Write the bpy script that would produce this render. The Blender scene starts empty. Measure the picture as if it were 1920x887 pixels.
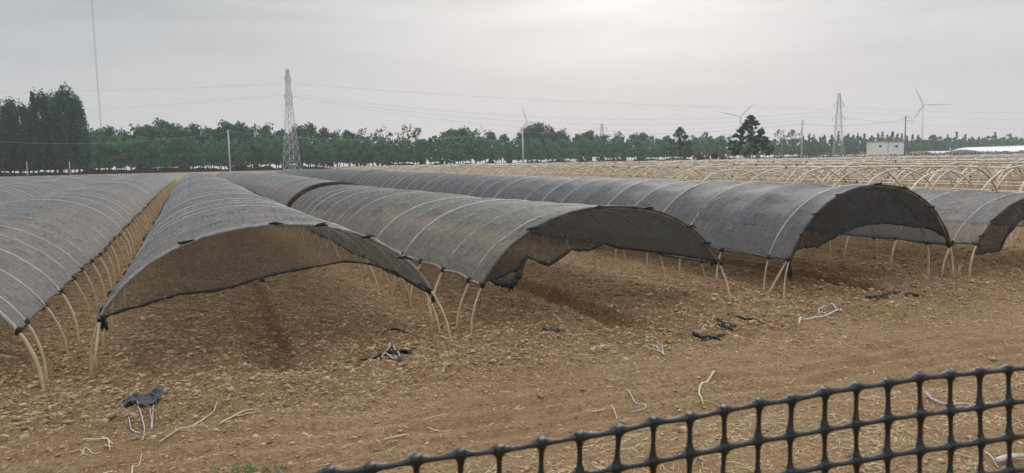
import bpy, math, random
import numpy as np
from mathutils import Vector, Matrix
R = math.radians
random.seed(7)
rng = np.random.default_rng(7)
SC = bpy.context.scene
COL = SC.collection

# ------------------------------------------------------------------ camera
F = 1400.0; W, HH = 1920, 887; CH = 2.2
yaw = math.atan2(602, F); pitch = math.atan((443.5 - 305.3) / F); roll = 0.021
fw = np.array([math.sin(yaw) * math.cos(pitch), math.cos(yaw) * math.cos(pitch), -math.sin(pitch)])
r0 = np.array([math.cos(yaw), -math.sin(yaw), 0.0]); u0 = np.cross(r0, fw)
rt = r0 * math.cos(roll) - u0 * math.sin(roll); up = u0 * math.cos(roll) + r0 * math.sin(roll)
CP = np.array([0, 0, CH])
cam = bpy.data.cameras.new('camera'); co = bpy.data.objects.new('camera', cam); COL.objects.link(co)
co.matrix_world = Matrix(((rt[0], up[0], -fw[0], 0), (rt[1], up[1], -fw[1], 0), (rt[2], up[2], -fw[2], CH), (0, 0, 0, 1)))
cam.sensor_width = 36; cam.lens = 36 * F / W; cam.clip_start = 0.05; cam.clip_end = 9000
cam.dof.use_dof = True; cam.dof.focus_distance = 16; cam.dof.aperture_fstop = 10
SC.camera = co
SC.render.resolution_x = 1024; SC.render.resolution_y = 473
SC.view_settings.view_transform = 'Standard'; SC.view_settings.look = 'None'
SC.view_settings.exposure = 0.74; SC.view_settings.gamma = 1.0
SC.render.engine = 'CYCLES'
SC.cycles.use_denoising = True
SC.cycles.transparent_max_bounces = 24
SC.cycles.max_bounces = 6; SC.cycles.volume_bounces = 1

def ray(x, y):
    return fw + rt * ((x - W / 2) / F) - up * ((y - HH / 2) / F)
def atz(x, y, z=0.0):
    d = ray(x, y); return CP + d * ((z - CH) / d[2])
def aty(x, y, Y):
    d = ray(x, y); return CP + d * (Y / d[1])
def atd(x, y, D):
    return CP + ray(x, y) * D          # D = depth along the view axis

# ------------------------------------------------------------------ node helper
class NT:
    def __init__(s, tree):
        s.t = tree; s.t.nodes.clear()
    def n(s, typ, **kw):
        nd = s.t.nodes.new(typ)
        for k, v in kw.items():
            if k.startswith('i_'):
                nd.inputs[k[2:].replace('_', ' ')].default_value = v
            else: setattr(nd, k, v)
        return nd
    def l(s, a, b): s.t.links.new(a, b)
    def math(s, op, a, b=None, c=None, clamp=False):
        nd = s.t.nodes.new('ShaderNodeMath'); nd.operation = op; nd.use_clamp = clamp
        for i, v in enumerate((a, b, c)):
            if v is None: continue
            if isinstance(v, (int, float)): nd.inputs[i].default_value = v
            else: s.l(v, nd.inputs[i])
        return nd.outputs[0]
    def noise(s, vec, scale, detail=4, rough=.55):
        nd = s.n('ShaderNodeTexNoise'); nd.inputs['Scale'].default_value = scale
        nd.inputs['Detail'].default_value = detail; nd.inputs['Roughness'].default_value = rough
        if vec is not None: s.l(vec, nd.inputs['Vector'])
        return nd.outputs['Fac']
    def mapping(s, vec, scale=(1, 1, 1), rot=(0, 0, 0)):
        nd = s.n('ShaderNodeMapping'); nd.inputs['Scale'].default_value = scale; nd.inputs['Rotation'].default_value = rot
        s.l(vec, nd.inputs['Vector']); return nd.outputs[0]
    def ramp(s, fac, stops, interp='LINEAR'):
        nd = s.n('ShaderNodeValToRGB'); e = nd.color_ramp.elements; nd.color_ramp.interpolation = interp
        while len(e) < len(stops): e.new(.5)
        for i, (p, c) in enumerate(stops):
            e[i].position = p; e[i].color = (c[0], c[1], c[2], 1) if hasattr(c, '__len__') else (c, c, c, 1)
        s.l(fac, nd.inputs[0]); return nd.outputs[0]
    def mix(s, fac, a, b, mode='MIX'):
        nd = s.n('ShaderNodeMix', data_type='RGBA', blend_type=mode)
        for sock, v in ((nd.inputs[0], fac), (nd.inputs[6], a), (nd.inputs[7], b)):
            if isinstance(v, (int, float)): sock.default_value = v
            elif isinstance(v, tuple): sock.default_value = (v[0], v[1], v[2], 1)
            else: s.l(v, sock)
        return nd.outputs[2]

# ------------------------------------------------------------------ sky
SUN_AZ = yaw + math.atan2(1230 - 960, F)     # measured from +Y towards +X: the bright patch in the cloud
SUN_EL = R(27)
w = bpy.data.worlds.new('World'); SC.world = w; w.use_nodes = True
t = NT(w.node_tree)
sky = t.n('ShaderNodeTexSky', sky_type='NISHITA', sun_disc=False)
sky.sun_elevation = SUN_EL; sky.sun_rotation = SUN_AZ
sky.air_density = 1.5; sky.dust_density = 4; sky.altitude = 0
tc = t.n('ShaderNodeTexCoord').outputs['Generated']
sx = t.n('ShaderNodeSeparateXYZ'); t.l(tc, sx.inputs[0])
z = t.math('MAXIMUM', sx.outputs[2], 0.0)
def dirv(px, el):
    a = yaw + math.atan((px - 960) / F); return (math.sin(a) * math.cos(el), math.cos(a) * math.cos(el), math.sin(el))
def lobe(v, k):
    d = t.n('ShaderNodeVectorMath', operation='DOT_PRODUCT'); t.l(tc, d.inputs[0]); d.inputs[1].default_value = v
    return t.math('POWER', t.math('MAXIMUM', d.outputs['Value'], 0.0), k)
# overcast veil: grey base, brighter towards the hidden sun, streaky layers
st = t.noise(t.mapping(tc, (1.6, 1.6, 13)), 1.5, 5, .55)
st2 = t.noise(t.mapping(tc, (3.5, 3.5, 30)), 1.3, 4, .5)
wob = t.math('ADD', t.math('MULTIPLY', t.math('SUBTRACT', st, .5), 1.1), t.math('MULTIPLY', t.math('SUBTRACT', st2, .5), .35))
wob = t.math('MULTIPLY', wob, t.math('MULTIPLY', z, 4.0, clamp=True))
g1 = lobe(dirv(1230, R(20)), 26); g2 = lobe(dirv(1150, R(24)), 5)
br = t.math('ADD', t.math('MULTIPLY', g1, .19), t.math('MULTIPLY', g2, .10))
gate = t.math('MULTIPLY', z, 4.5, clamp=True)
br = t.math('MULTIPLY', br, t.math('ADD', t.math('MULTIPLY', gate, .75), .25))
base = t.ramp(z, [(0, (.336, .316, .317)), (.10, (.328, .320, .326)), (.3, (.305, .322, .340)), (.42, (.34, .35, .37)), (.75, (.85, .87, .92)), (1, (1.0, 1.02, 1.08))])
warm = t.n('ShaderNodeCombineColor'); 
for i, k in enumerate((1.12, 1.0, .97)): t.l(t.math('MULTIPLY', br, k), warm.inputs[i])
c = t.mix(1.0, base, warm.outputs[0], 'ADD')
cool = lobe(dirv(1740, R(18)), 45)
c = t.mix(t.math('MULTIPLY', cool, .6), c, (.285, .32, .385))
cool2 = lobe(dirv(60, R(10)), 14)
c = t.mix(t.math('MULTIPLY', cool2, .75), c, (.255, .285, .30))
vm = t.n('ShaderNodeCombineColor'); wf = t.math('ADD', 1.0, t.math('MULTIPLY', wob, .85))
for i in range(3): t.l(wf, vm.inputs[i])
c = t.mix(1.0, c, vm.outputs[0], 'MULTIPLY')
c10 = t.mix(1.0, c, (10.0, 10.0, 10.0), 'MULTIPLY')
c = t.mix(.03, c10, sky.outputs[0])
bg = t.n('ShaderNodeBackground'); bg.inputs['Strength'].default_value = .10
t.l(c, bg.inputs['Color'])
wo = t.n('ShaderNodeOutputWorld'); t.l(bg.outputs[0], wo.inputs['Surface'])

sl = bpy.data.lights.new('sun', 'SUN'); so = bpy.data.objects.new('sun', sl); COL.objects.link(so)
sl.energy = .7; sl.angle = R(14); sl.color = (1, .93, .85)
sd = Vector((math.sin(SUN_AZ) * math.cos(SUN_EL), math.cos(SUN_AZ) * math.cos(SUN_EL), math.sin(SUN_EL)))
so.rotation_euler = sd.to_track_quat('Z', 'Y').to_euler()

# ------------------------------------------------------------------ helpers
def tag(o, label=None, cat=None, group=None, kind=None):
    if label: o['label'] = label
    if cat: o['category'] = cat
    if group: o['group'] = group
    if kind: o['kind'] = kind
    return o
def empty(name, loc=(0, 0, 0), rz=0):
    o = bpy.data.objects.new(name, None); COL.objects.link(o); o.location = loc; o.rotation_euler = (0, 0, rz)
    o.empty_display_size = .2
    return o
def link(name, me, parent=None, loc=None, rz=0):
    o = bpy.data.objects.new(name, me); COL.objects.link(o)
    if parent is not None: o.parent = parent
    if loc is not None: o.location = loc
    if rz: o.rotation_euler = (0, 0, rz)
    return o
def npmesh(name, v, faces, mat, smooth=True):
    """faces: (n,4) or (n,3) array"""
    v = np.asarray(v, dtype=np.float32); faces = np.asarray(faces, dtype=np.int32)
    me = bpy.data.meshes.new(name)
    me.vertices.add(len(v)); me.vertices.foreach_set('co', v.ravel())
    k = faces.shape[1]; n = len(faces)
    me.loops.add(n * k); me.loops.foreach_set('vertex_index', faces.ravel())
    me.polygons.add(n); me.polygons.foreach_set('loop_start', np.arange(0, n * k, k, dtype=np.int32))
    if smooth: me.polygons.foreach_set('use_smooth', np.ones(n, dtype=bool))
    me.update(calc_edges=True); me.materials.append(mat)
    return me
class MB:
    def __init__(s): s.v = []; s.f = []
    def box(s, c, d, M=None):
        b = len(s.v)
        for i in range(8):
            p = Vector(((i & 1) - .5, ((i >> 1) & 1) - .5, ((i >> 2) & 1) - .5)); p = Vector((p.x * d[0], p.y * d[1], p.z * d[2]))
            if M is not None: p = M @ p
            s.v.append((p.x + c[0], p.y + c[1], p.z + c[2]))
        for q in ((0, 2, 3, 1), (4, 5, 7, 6), (0, 1, 5, 4), (2, 6, 7, 3), (0, 4, 6, 2), (1, 3, 7, 5)): s.f.append(tuple(b + k for k in q))
    def tube(s, pts, rad, n=6, caps=True, flat=1.0):
        pts = [Vector(p) for p in pts]; m = len(pts)
        if isinstance(rad, (int, float)): rad = [rad] * m
        b = len(s.v); ref = None
        for i in range(m):
            tg = (pts[min(i + 1, m - 1)] - pts[max(i - 1, 0)])
            if tg.length < 1e-9: tg = Vector((0, 0, 1))
            tg.normalize()
            if ref is None: ref = tg.orthogonal().normalized()
            ref = (ref - tg * ref.dot(tg)); ref = ref.normalized() if ref.length > 1e-6 else tg.orthogonal().normalized()
            bi = tg.cross(ref)
            for k in range(n):
                a = 2 * math.pi * k / n; p = pts[i] + (ref * math.cos(a) + bi * math.sin(a) * flat) * rad[i]; s.v.append(tuple(p))
        for i in range(m - 1):
            for k in range(n):
                k2 = (k + 1) % n
                s.f.append((b + i * n + k, b + i * n + k2, b + (i + 1) * n + k2, b + (i + 1) * n + k))
        if caps:
            s.f.append(tuple(b + k for k in reversed(range(n)))); s.f.append(tuple(b + (m - 1) * n + k for k in range(n)))
    def bar(s, a, b_, r, n=4): s.tube([a, b_], r, n, caps=False)
    def mesh(s, name, mat, smooth=True):
        me = bpy.data.meshes.new(name); me.from_pydata(s.v, [], s.f); me.materials.append(mat)
        if smooth: me.polygons.foreach_set('use_smooth', [True] * len(me.polygons))
        me.update(); return me
    def build(s, name, mat, parent=None, loc=None, smooth=True): return link(name, s.mesh(name, mat, smooth), parent, loc)

# value noise
def vnoise(x, y, seed=0):
    xi = np.floor(x).astype(np.int64); yi = np.floor(y).astype(np.int64); fx = x - xi; fy = y - yi
    fx = fx * fx * (3 - 2 * fx); fy = fy * fy * (3 - 2 * fy)
    def h(a, b):
        n = (a * 374761393 + b * 668265263 + seed * 144665) & 0x7fffffff
        n = ((n ^ (n >> 13)) * 1274126177) & 0x7fffffff
        return ((n ^ (n >> 16)) & 0xffff) / 65535.0 - .5
    return (h(xi, yi) * (1 - fx) + h(xi + 1, yi) * fx) * (1 - fy) + (h(xi, yi + 1) * (1 - fx) + h(xi + 1, yi + 1) * fx) * fy
def sstep(a, b, x):
    u = np.clip((x - a) / (b - a), 0, 1); return u * u * (3 - 2 * u)

# tunnels: (x0, x1, ridge height)
GAPS = [-23.0, -18.6, -14.3, -9.95, -5.65, -1.33, 3.08, 7.95, 12.5]
MIDS = [(-20.7), (-16.4), (-12.1), (-7.8), (-3.5), .8, 5.4, 10.3, 14.6]
def rise(x, y):
    d = np.hypot(x, y); return .30 * sstep(14, 62, d) + 1.2 * sstep(124, 188, d)
def terrain(x, y):
    x = np.asarray(x, float); y = np.asarray(y, float)
    d = np.hypot(x, y)
    h = rise(x, y) + .55 * (1 - sstep(1.6, 3.9, d)) * 1.0
    h = h + 7 * sstep(1500, 4500, d) * 0
    bed = sstep(8.6, 9.6, y + .35 * vnoise(x * 1.3, y * 0 + 3, 5) * 2) * (1 - sstep(118, 124, y)) * (1 - sstep(40, 60, x))
    wob = .12 * vnoise(y * .35, x * 0 + 1.5, 11)
    fur = np.zeros_like(x)
    for g in GAPS: fur = fur - .13 * np.exp(-((x - g - wob) / .30) ** 2)
    for g in MIDS:
        wd = .27
        fur = fur - (.27 - .19 * sstep(11, 17, y)) * np.exp(-(np.abs((x - g - wob) / wd)) ** 5)
    k = np.floor((x - 17.0) / 4.4)
    xr = (x - 17.0) - k * 4.4
    fur = fur + np.where(x > 16.5, -.12 * np.exp(-((xr - .1) / .3) ** 2) - .1 * np.exp(-((xr - 2.3) / .28) ** 2), 0)
    h = h + bed * (fur + .035)
    # rows combed into the beds
    h = h + bed * sstep(7, 9, x) * .030 * np.sin(x * 2 * math.pi / .42 + 2 * wob)
    near = 1 - sstep(30, 70, d)
    # hollow / churned ground in front of the beds
    churn = sstep(6.6, 7.6, y + .5 * vnoise(x * .8, y * .8, 21)) * (1 - sstep(9.6, 11.5, y))
    h = h + near * (.10 * vnoise(x * .8, y * .9, 1) + .06 * vnoise(x * 2.1, y * 2.1, 2)) * (1 - .6 * bed)
    rough = (.45 + .9 * churn + .4 * bed)
    cl = np.maximum(vnoise(x * 9, y * 9, 3), -.1) * .06 + np.maximum(vnoise(x * 19, y * 19, 4), -.12) * .036 + vnoise(x * 40, y * 40, 6) * .014
    road = sstep(4.9, 5.5, y + .25 * (x - 2) * .4) * (1 - sstep(6.2, 6.9, y + .25 * (x - 2) * .4))
    h = h + near * cl * rough * (1 - .42 * road)
    h = h - .05 * road + .024 * road * np.sin((y + .1 * x) * 2 * math.pi / .33 + 2 * vnoise(x * .5, y, 9))
    # end of T2's furrow runs out as a shallow pit, and one by the scrap pile
    for (px, py, rx, ry, a) in ((.95, 9.0, .38, .9, .12), (-.45, 7.15, .42, .3, .13), (5.55, 8.2, .3, .8, .08), (.75, 7.3, .3, .25, .07)):
        h = h - a * np.exp(-((x - px) / rx) ** 2 - ((y - py) / ry) ** 2)
    return h
def tz(x, y): return float(terrain(np.array([float(x)]), np.array([float(y)]))[0])

# ------------------------------------------------------------------ materials
def mat(name):
    m = bpy.data.materials.new(name); m.use_nodes = True; return m, NT(m.node_tree)
def simple(name, col, rough=.7, var=.25, scale=8.0, bump=.0, metal=0.0, spec=.4, obvar=0.0, stretch=(1, 1, 1), bscale=None):
    m, t = mat(name)
    o = t.n('ShaderNodeTexCoord').outputs['Object']; v = t.mapping(o, stretch)
    nz = t.noise(v, scale, 5, .6)
    lo = tuple(c * (1 - var) for c in col); hi = tuple(min(1, c * (1 + var)) for c in col)
    c = t.ramp(nz, [(.25, lo), (.75, hi)])
    if obvar:
        oi = t.n('ShaderNodeObjectInfo').outputs['Random']
        c = t.mix(1.0, c, t.ramp(oi, [(0, 1 - obvar), (1, 1 + obvar)]), 'MULTIPLY')
    p = t.n('ShaderNodeBsdfPrincipled'); t.l(c, p.inputs['Base Color'])
    p.inputs['Roughness'].default_value = rough; p.inputs['Metallic'].default_value = metal
    p.inputs['Specular IOR Level'].default_value = spec
    if bump:
        b = t.n('ShaderNodeBump'); b.inputs['Strength'].default_value = bump; b.inputs['Distance'].default_value = .01
        t.l(t.noise(v, bscale or scale * 3, 4, .6), b.inputs['Height']); t.l(b.outputs[0], p.inputs['Normal'])
    out = t.n('ShaderNodeOutputMaterial'); t.l(p.outputs[0], out.inputs['Surface'])
    return m

# soil
m_soil, t = mat('soil')
pos = t.n('ShaderNodeNewGeometry').outputs['Position']
sp = t.n('ShaderNodeSeparateXYZ'); t.l(pos, sp.inputs[0])
X, Y = sp.outputs[0], sp.outputs[1]
big = t.noise(pos, .55, 4, .6); mid = t.noise(pos, 3.2, 5, .65); fine = t.noise(pos, 26, 6, .7)
c = t.ramp(fine, [(.33, (.086, .046, .021)), (.47, (.215, .130, .062)), (.58, (.315, .208, .108)), (.70, (.50, .365, .21))])
c = t.mix(t.ramp(big, [(.4, 0.0), (.62, .55)]), c, (.20, .100, .050), 'MIX')       # redder damp soil
c = t.mix(t.ramp(mid, [(.45, 0.0), (.7, .38)]), c, (.35, .245, .135), 'MIX')          # dry crust
hl = t.math('SUBTRACT', 1.0, t.math('MULTIPLY', t.math('SUBTRACT', Y, 5.2), .30, clamp=True))
c = t.mix(t.math('MULTIPLY', hl, .20), c, (.36, .265, .15), 'MIX')
stk = t.noise(t.mapping(pos, (1.2, 16, 1), (0, 0, R(-8))), 2.0, 4, .6)
c = t.mix(t.math('MULTIPLY', t.ramp(stk, [(.5, 0.0), (.75, .5)]), t.math('SUBTRACT', 1.0, t.math('MULTIPLY', t.math('SUBTRACT', Y, 6.6), 1.2, clamp=True))), c, (.38, .28, .165), 'MIX')
ln = t.n('ShaderNodeVectorMath', operation='LENGTH'); t.l(pos, ln.inputs[0])
far = t.ramp(t.math('DIVIDE', ln.outputs['Value'], 400.0), [(.20, 0.0), (.27, 1.0)])
c = t.mix(far, c, t.ramp(t.noise(pos, .08, 4, .6), [(.35, (.20, .155, .10)), (.65, (.29, .24, .155))]))
dk = t.noise(pos, 70, 3, .6)
c = t.mix(t.ramp(dk, [(.3, .55), (.45, 0.0)]), c, (.09, .055, .034))
p = t.n('ShaderNodeBsdfPrincipled'); t.l(c, p.inputs['Base Color']); p.inputs['Roughness'].default_value = .95; p.inputs['Specular IOR Level'].default_value = .15
b1 = t.n('ShaderNodeBump'); b1.inputs['Strength'].default_value = .9; b1.inputs['Distance'].default_value = .03
t.l(t.noise(pos, 22, 6, .7), b1.inputs['Height'])
b2 = t.n('ShaderNodeBump'); b2.inputs['Strength'].default_value = .6; b2.inputs['Distance'].default_value = .01
vo = t.n('ShaderNodeTexVoronoi'); vo.inputs['Scale'].default_value = 34; t.l(pos, vo.inputs['Vector'])
t.l(t.math('SUBTRACT', 1.0, vo.outputs['Distance']), b2.inputs['Height']); t.l(b1.outputs[0], b2.inputs['Normal'])
t.l(b2.outputs[0], p.inputs['Normal'])
o = t.n('ShaderNodeOutputMaterial'); t.l(p.outputs[0], o.inputs['Surface'])

m_clod, t = mat('clod')
pos = t.n('ShaderNodeNewGeometry').outputs['Position']
c = t.ramp(t.noise(pos, 7, 5, .7), [(.3, (.165, .10, .052)), (.45, (.30, .205, .118)), (.60, (.52, .40, .255))])
p = t.n('ShaderNodeBsdfPrincipled'); t.l(c, p.inputs['Base Color']); p.inputs['Roughness'].default_value = .95; p.inputs['Specular IOR Level'].default_value = .15
b1 = t.n('ShaderNodeBump'); b1.inputs['Strength'].default_value = .7; b1.inputs['Distance'].default_value = .006
t.l(t.noise(pos, 90, 4, .7), b1.inputs['Height']); t.l(b1.outputs[0], p.inputs['Normal'])
o = t.n('ShaderNodeOutputMaterial'); t.l(p.outputs[0], o.inputs['Surface'])

def net_mat(name, col, alpha, tint=(1, 1, 1), dusty=.5):
    """woven shade cloth: threads with see-through gaps between them"""
    m, t = mat(name)
    oc = t.n('ShaderNodeTexCoord').outputs['UV']       # UV in metres: u along, v around
    wob = t.noise(oc, 1.2, 3, .5)
    cr = t.noise(t.mapping(oc, (22, 2.2, 1)), 1.0, 4, .65)     # fine puckers running round the tunnel
    al = t.noise(t.mapping(oc, (2.5, 26, 1)), 1.0, 4, .65)     # threads along it
    ft = t.noise(oc, 34, 3, .7)
    pat = t.noise(oc, .8, 4, .6); mott = t.noise(oc, 7.5, 5, .7)
    k = t.math('ADD', t.math('MULTIPLY', cr, .34), t.math('ADD', t.math('MULTIPLY', al, .28), t.math('ADD', t.math('MULTIPLY', ft, .13), t.math('MULTIPLY', mott, .25))))
    lo = tuple(x * .35 for x in col); hi = tuple(min(1, x * 2.0) for x in col)
    c = t.ramp(k, [(.38, lo), (.63, hi)])
    c = t.mix(t.math('MULTIPLY', t.ramp(pat, [(.4, 0.0), (.7, 1.0)]), dusty), c, tuple(x * 1.45 * tt for x, tt in zip(col, (1.05, 1.0, .88))))
    p = t.n('ShaderNodeBsdfPrincipled'); t.l(c, p.inputs['Base Color']); p.inputs['Roughness'].default_value = .6
    p.inputs['Specular IOR Level'].default_value = .35
    b = t.n('ShaderNodeBump'); b.inputs['Strength'].default_value = .85; b.inputs['Distance'].default_value = .02
    t.l(k, b.inputs['Height']); t.l(b.outputs[0], p.inputs['Normal'])
    tl = t.n('ShaderNodeBsdfTranslucent'); tl.inputs['Color'].default_value = (min(1, col[0] * 1.6), min(1, col[1] * 1.55), min(1, col[2] * 1.45), 1)
    mx0 = t.n('ShaderNodeMixShader'); mx0.inputs[0].default_value = .22; t.l(p.outputs[0], mx0.inputs[1]); t.l(tl.outputs[0], mx0.inputs[2])
    tr = t.n('ShaderNodeBsdfTransparent'); mx = t.n('ShaderNodeMixShader')
    a = t.math('ADD', alpha, t.math('MULTIPLY', t.math('SUBTRACT', k, .5), 1.1), clamp=True)
    t.l(a, mx.inputs[0]); t.l(tr.outputs[0], mx.inputs[1]); t.l(mx0.outputs[0], mx.inputs[2])
    o = t.n('ShaderNodeOutputMaterial'); t.l(mx.outputs[0], o.inputs['Surface'])
    return m
m_net = net_mat('shade_net', (.158, .169, .178), .61)
m_net_green = net_mat('shade_net_weathered', (.152, .160, .148), .64)
m_net_dark = net_mat('shade_net_dark', (.100, .109, .116), .77)
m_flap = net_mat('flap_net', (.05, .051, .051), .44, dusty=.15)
m_flap_midshade = net_mat('flap_net_midshade', (.035, .036, .037), .70, dusty=.2)  # net colour deepened to include the shade inside the tunnel mouth
m_flap_shaded = net_mat('flap_net_shaded', (.03, .031, .033), .84, dusty=.15)  # darker, denser copy: shade of the tunnel interior put into the net colour
m_hem = simple('hem_roll', (.075, .078, .08), .65, .4, 30, .6, stretch=(1, 1, 1))
m_hemlight = simple('hem_roll_grey', (.24, .24, .235), .6, .5, 14, .6)
m_hemdark = simple('hem_dark', (.02, .022, .022), .6, .4, 30, .6)
m_knot = simple('knot_black', (.012, .013, .014), .6, .4, 30, .5)
m_bam = simple('bamboo', (.56, .45, .29), .5, .28, 5, .15, obvar=.18)
m_bamgrey = simple('bamboo_bleached', (.60, .555, .465), .55, .3, 5, .15, obvar=.2)
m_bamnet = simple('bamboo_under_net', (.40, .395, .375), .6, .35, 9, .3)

def leafmat(name, c0, c1, obvar=.2):
    m, t = mat(name)
    o = t.n('ShaderNodeTexCoord').outputs['Object']
    c = t.ramp(t.noise(o, 1.3, 4, .6), [(.3, c0), (.7, c1)])
    oi = t.n('ShaderNodeObjectInfo').outputs['Random']
    c = t.mix(1.0, c, t.ramp(oi, [(0, 1 - obvar), (1, 1 + obvar)]), 'MULTIPLY')
    p = t.n('ShaderNodeBsdfPrincipled'); t.l(c, p.inputs['Base Color']); p.inputs['Roughness'].default_value = .75; p.inputs['Specular IOR Level'].default_value = .2
    tl = t.n('ShaderNodeBsdfTranslucent'); t.l(c, tl.inputs['Color'])
    mx = t.n('ShaderNodeMixShader'); mx.inputs[0].default_value = .25
    t.l(p.outputs[0], mx.inputs[1]); t.l(tl.outputs[0], mx.inputs[2])
    o = t.n('ShaderNodeOutputMaterial'); t.l(mx.outputs[0], o.inputs['Surface'])
    return m
m_leaf = leafmat('plantation_leaf', (.038, .165, .078), (.11, .35, .155))
m_leafd = leafmat('dark_leaf', (.018, .064, .045), (.046, .13, .080))
m_leafold = leafmat('tall_leaf', (.028, .090, .056), (.066, .165, .096))
m_leafbrown = leafmat('sparse_leaf', (.05, .055, .04), (.10, .095, .07))
m_leafcon = leafmat('pointed_leaf', (.026, .085, .064), (.06, .145, .10))
m_under = leafmat('undergrowth_leaf', (.022, .03, .018), (.06, .06, .035))
m_bark = simple('bark', (.10, .085, .07), .9, .3, 4, .4)
m_concrete = simple('pole_concrete', (.50, .49, .46), .8, .2, 3, .2)
m_steel = simple('galvanised_steel', (.50, .51, .52), .5, .2, 2, 0, metal=.3)
m_steeld = simple('painted_mast', (.25, .24, .25), .6, .2, 2)
m_wire = simple('wire', (.20, .20, .21), .6, .1, 2)
m_wirel = simple('pale_wire', (.45, .47, .46), .5, .1, 2)
m_white = simple('turbine_white', (.62, .63, .64), .5, .05, .05)
m_wall = simple('hut_panel', (.80, .80, .76), .6, .12, 1.2)
m_roof = simple('hut_roof', (.42, .41, .40), .7, .15, 2)
m_glass = simple('dark_window', (.06, .06, .065), .3, .2, 2)
m_film = simple('white_film', (.70, .72, .74), .35, .12, .6, .1)
m_band = simple('fence_mesh', (.16, .15, .135), .8, .4, 2.5)
m_plastic = simple('black_plastic', (.006, .009, .009), .34, .3, 60, .25, spec=.6, bscale=260)
m_straw = simple('straw', (.70, .58, .35), .7, .35, 9, .1)
m_twig = simple('dry_twig', (.56, .47, .32), .7, .3, 12, .2)
m_pale = simple('pale_cord', (.50, .47, .44), .6, .25, 20, .2)
m_weed = simple('weed_leaf', (.13, .20, .06), .6, .4, 14)
m_shrub = leafmat('shrub_leaf', (.03, .05, .035), (.06, .09, .05))

# ------------------------------------------------------------------ ground
def make_ground():
    a0 = yaw - R(41); a1 = yaw + R(41)
    fine_a = np.linspace(a0, a1, 1000)
    coarse = np.linspace(a1, a0 + 2 * math.pi, 60)[1:-1]
    ang = np.concatenate([fine_a, coarse]); na = len(ang)
    rs = [.05]
    while rs[-1] < 3.6: rs.append(rs[-1] * 1.12 + .02)
    while rs[-1] < 15: rs.append(rs[-1] * 1.0032)
    while rs[-1] < 110: rs.append(rs[-1] * 1.009)
    while rs[-1] < 230: rs.append(rs[-1] * 1.02)
    while rs[-1] < 7000: rs.append(rs[-1] * 1.25)
    rs = np.array(rs); nr = len(rs)
    RR, AA = np.meshgrid(rs, ang, indexing='ij')
    x = RR * np.sin(AA); y = RR * np.cos(AA)
    zz = terrain(x, y)
    v = np.stack([x, y, zz], -1).reshape(-1, 3)
    i = np.arange(nr - 1)[:, None] * na; k = np.arange(na)[None, :]; k2 = (k + 1) % na
    f = np.stack([i + k2, i + k, i + na + k, i + na + k2], -1).reshape(-1, 4)
    c = len(v); v = np.vstack([v, [[0, 0, terrain(np.array([0.]), np.array([0.]))[0]]]])
    me = npmesh('ground', v, f, m_soil)
    o = link('ground', me); tag(o, kind='structure')
make_ground()

# clods as loose stuff on the ground
def make_clods():
    ph = (1 + 5 ** .5) / 2
    ico = np.array([(-1, ph, 0), (1, ph, 0), (-1, -ph, 0), (1, -ph, 0), (0, -1, ph), (0, 1, ph), (0, -1, -ph), (0, 1, -ph), (ph, 0, -1), (ph, 0, 1), (-ph, 0, -1), (-ph, 0, 1)]) / 1.9
    fc = np.array([(0, 11, 5), (0, 5, 1), (0, 1, 7), (0, 7, 10), (0, 10, 11), (1, 5, 9), (5, 11, 4), (11, 10, 2), (10, 7, 6), (7, 1, 8), (3, 9, 4), (3, 4, 2), (3, 2, 6), (3, 6, 8), (3, 8, 9), (4, 9, 5), (2, 4, 11), (6, 2, 10), (8, 6, 7), (9, 8, 1)])
    N = 260000
    d = 4.2 + (24 - 4.2) * rng.random(N) ** 1.35; a = yaw + R(37) * (rng.random(N) * 2 - 1)
    x = d * np.sin(a); y = d * np.cos(a)
    dens = .25 + .9 * sstep(6.4, 7.8, y) * (1 - .5 * sstep(11, 14, y)) + 1.6 * np.maximum(0, vnoise(x * .9, y * .9, 33) + vnoise(x * 2.7, y * 2.7, 34)*.7)
    road = sstep(4.9, 5.5, y + .1 * (x - 2)) * (1 - sstep(6.2, 6.9, y + .1 * (x - 2)))
    dens *= (1 - .45 * road)
    keep = rng.random(N) < dens; x = x[keep]; y = y[keep]; n = len(x)
    s = .0035 + .0042 * rng.exponential(1.0, n) * (1 + .6 * sstep(7, 8, y)); s = np.where(rng.random(n) < .004, s * 2.2, s); s = np.minimum(s, .045)
    z = terrain(x, y)
    q = rng.normal(size=(n, 4)); q /= np.linalg.norm(q, axis=1)[:, None]
    w_, a_, b_, c_ = q.T
    M = np.stack([1 - 2 * (b_ * b_ + c_ * c_), 2 * (a_ * b_ - w_ * c_), 2 * (a_ * c_ + w_ * b_), 2 * (a_ * b_ + w_ * c_), 1 - 2 * (a_ * a_ + c_ * c_), 2 * (b_ * c_ - w_ * a_), 2 * (a_ * c_ - w_ * b_), 2 * (b_ * c_ + w_ * a_), 1 - 2 * (a_ * a_ + b_ * b_)], -1).reshape(n, 3, 3)
    base = ico[None] * (1 + .5 * (rng.random((n, 12, 1)) - .5)) * (.7 + .6 * rng.random((n, 1, 3)))
    v = np.einsum('nij,nkj->nki', M, base) * s[:, None, None]
    v[:, :, 2] *= .6
    v += np.stack([x, y, z + s * .12], -1)[:, None, :]
    f = (fc[None] + (np.arange(n) * 12)[:, None, None]).reshape(-1, 3)
    o = link('soil_gravel', npmesh('soil_gravel', v.reshape(-1, 3), f, m_clod, smooth=False))
    tag(o, 'loose dry clods of brown soil scattered over the ploughed field', 'soil clods', kind='stuff')
make_clods()

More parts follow.
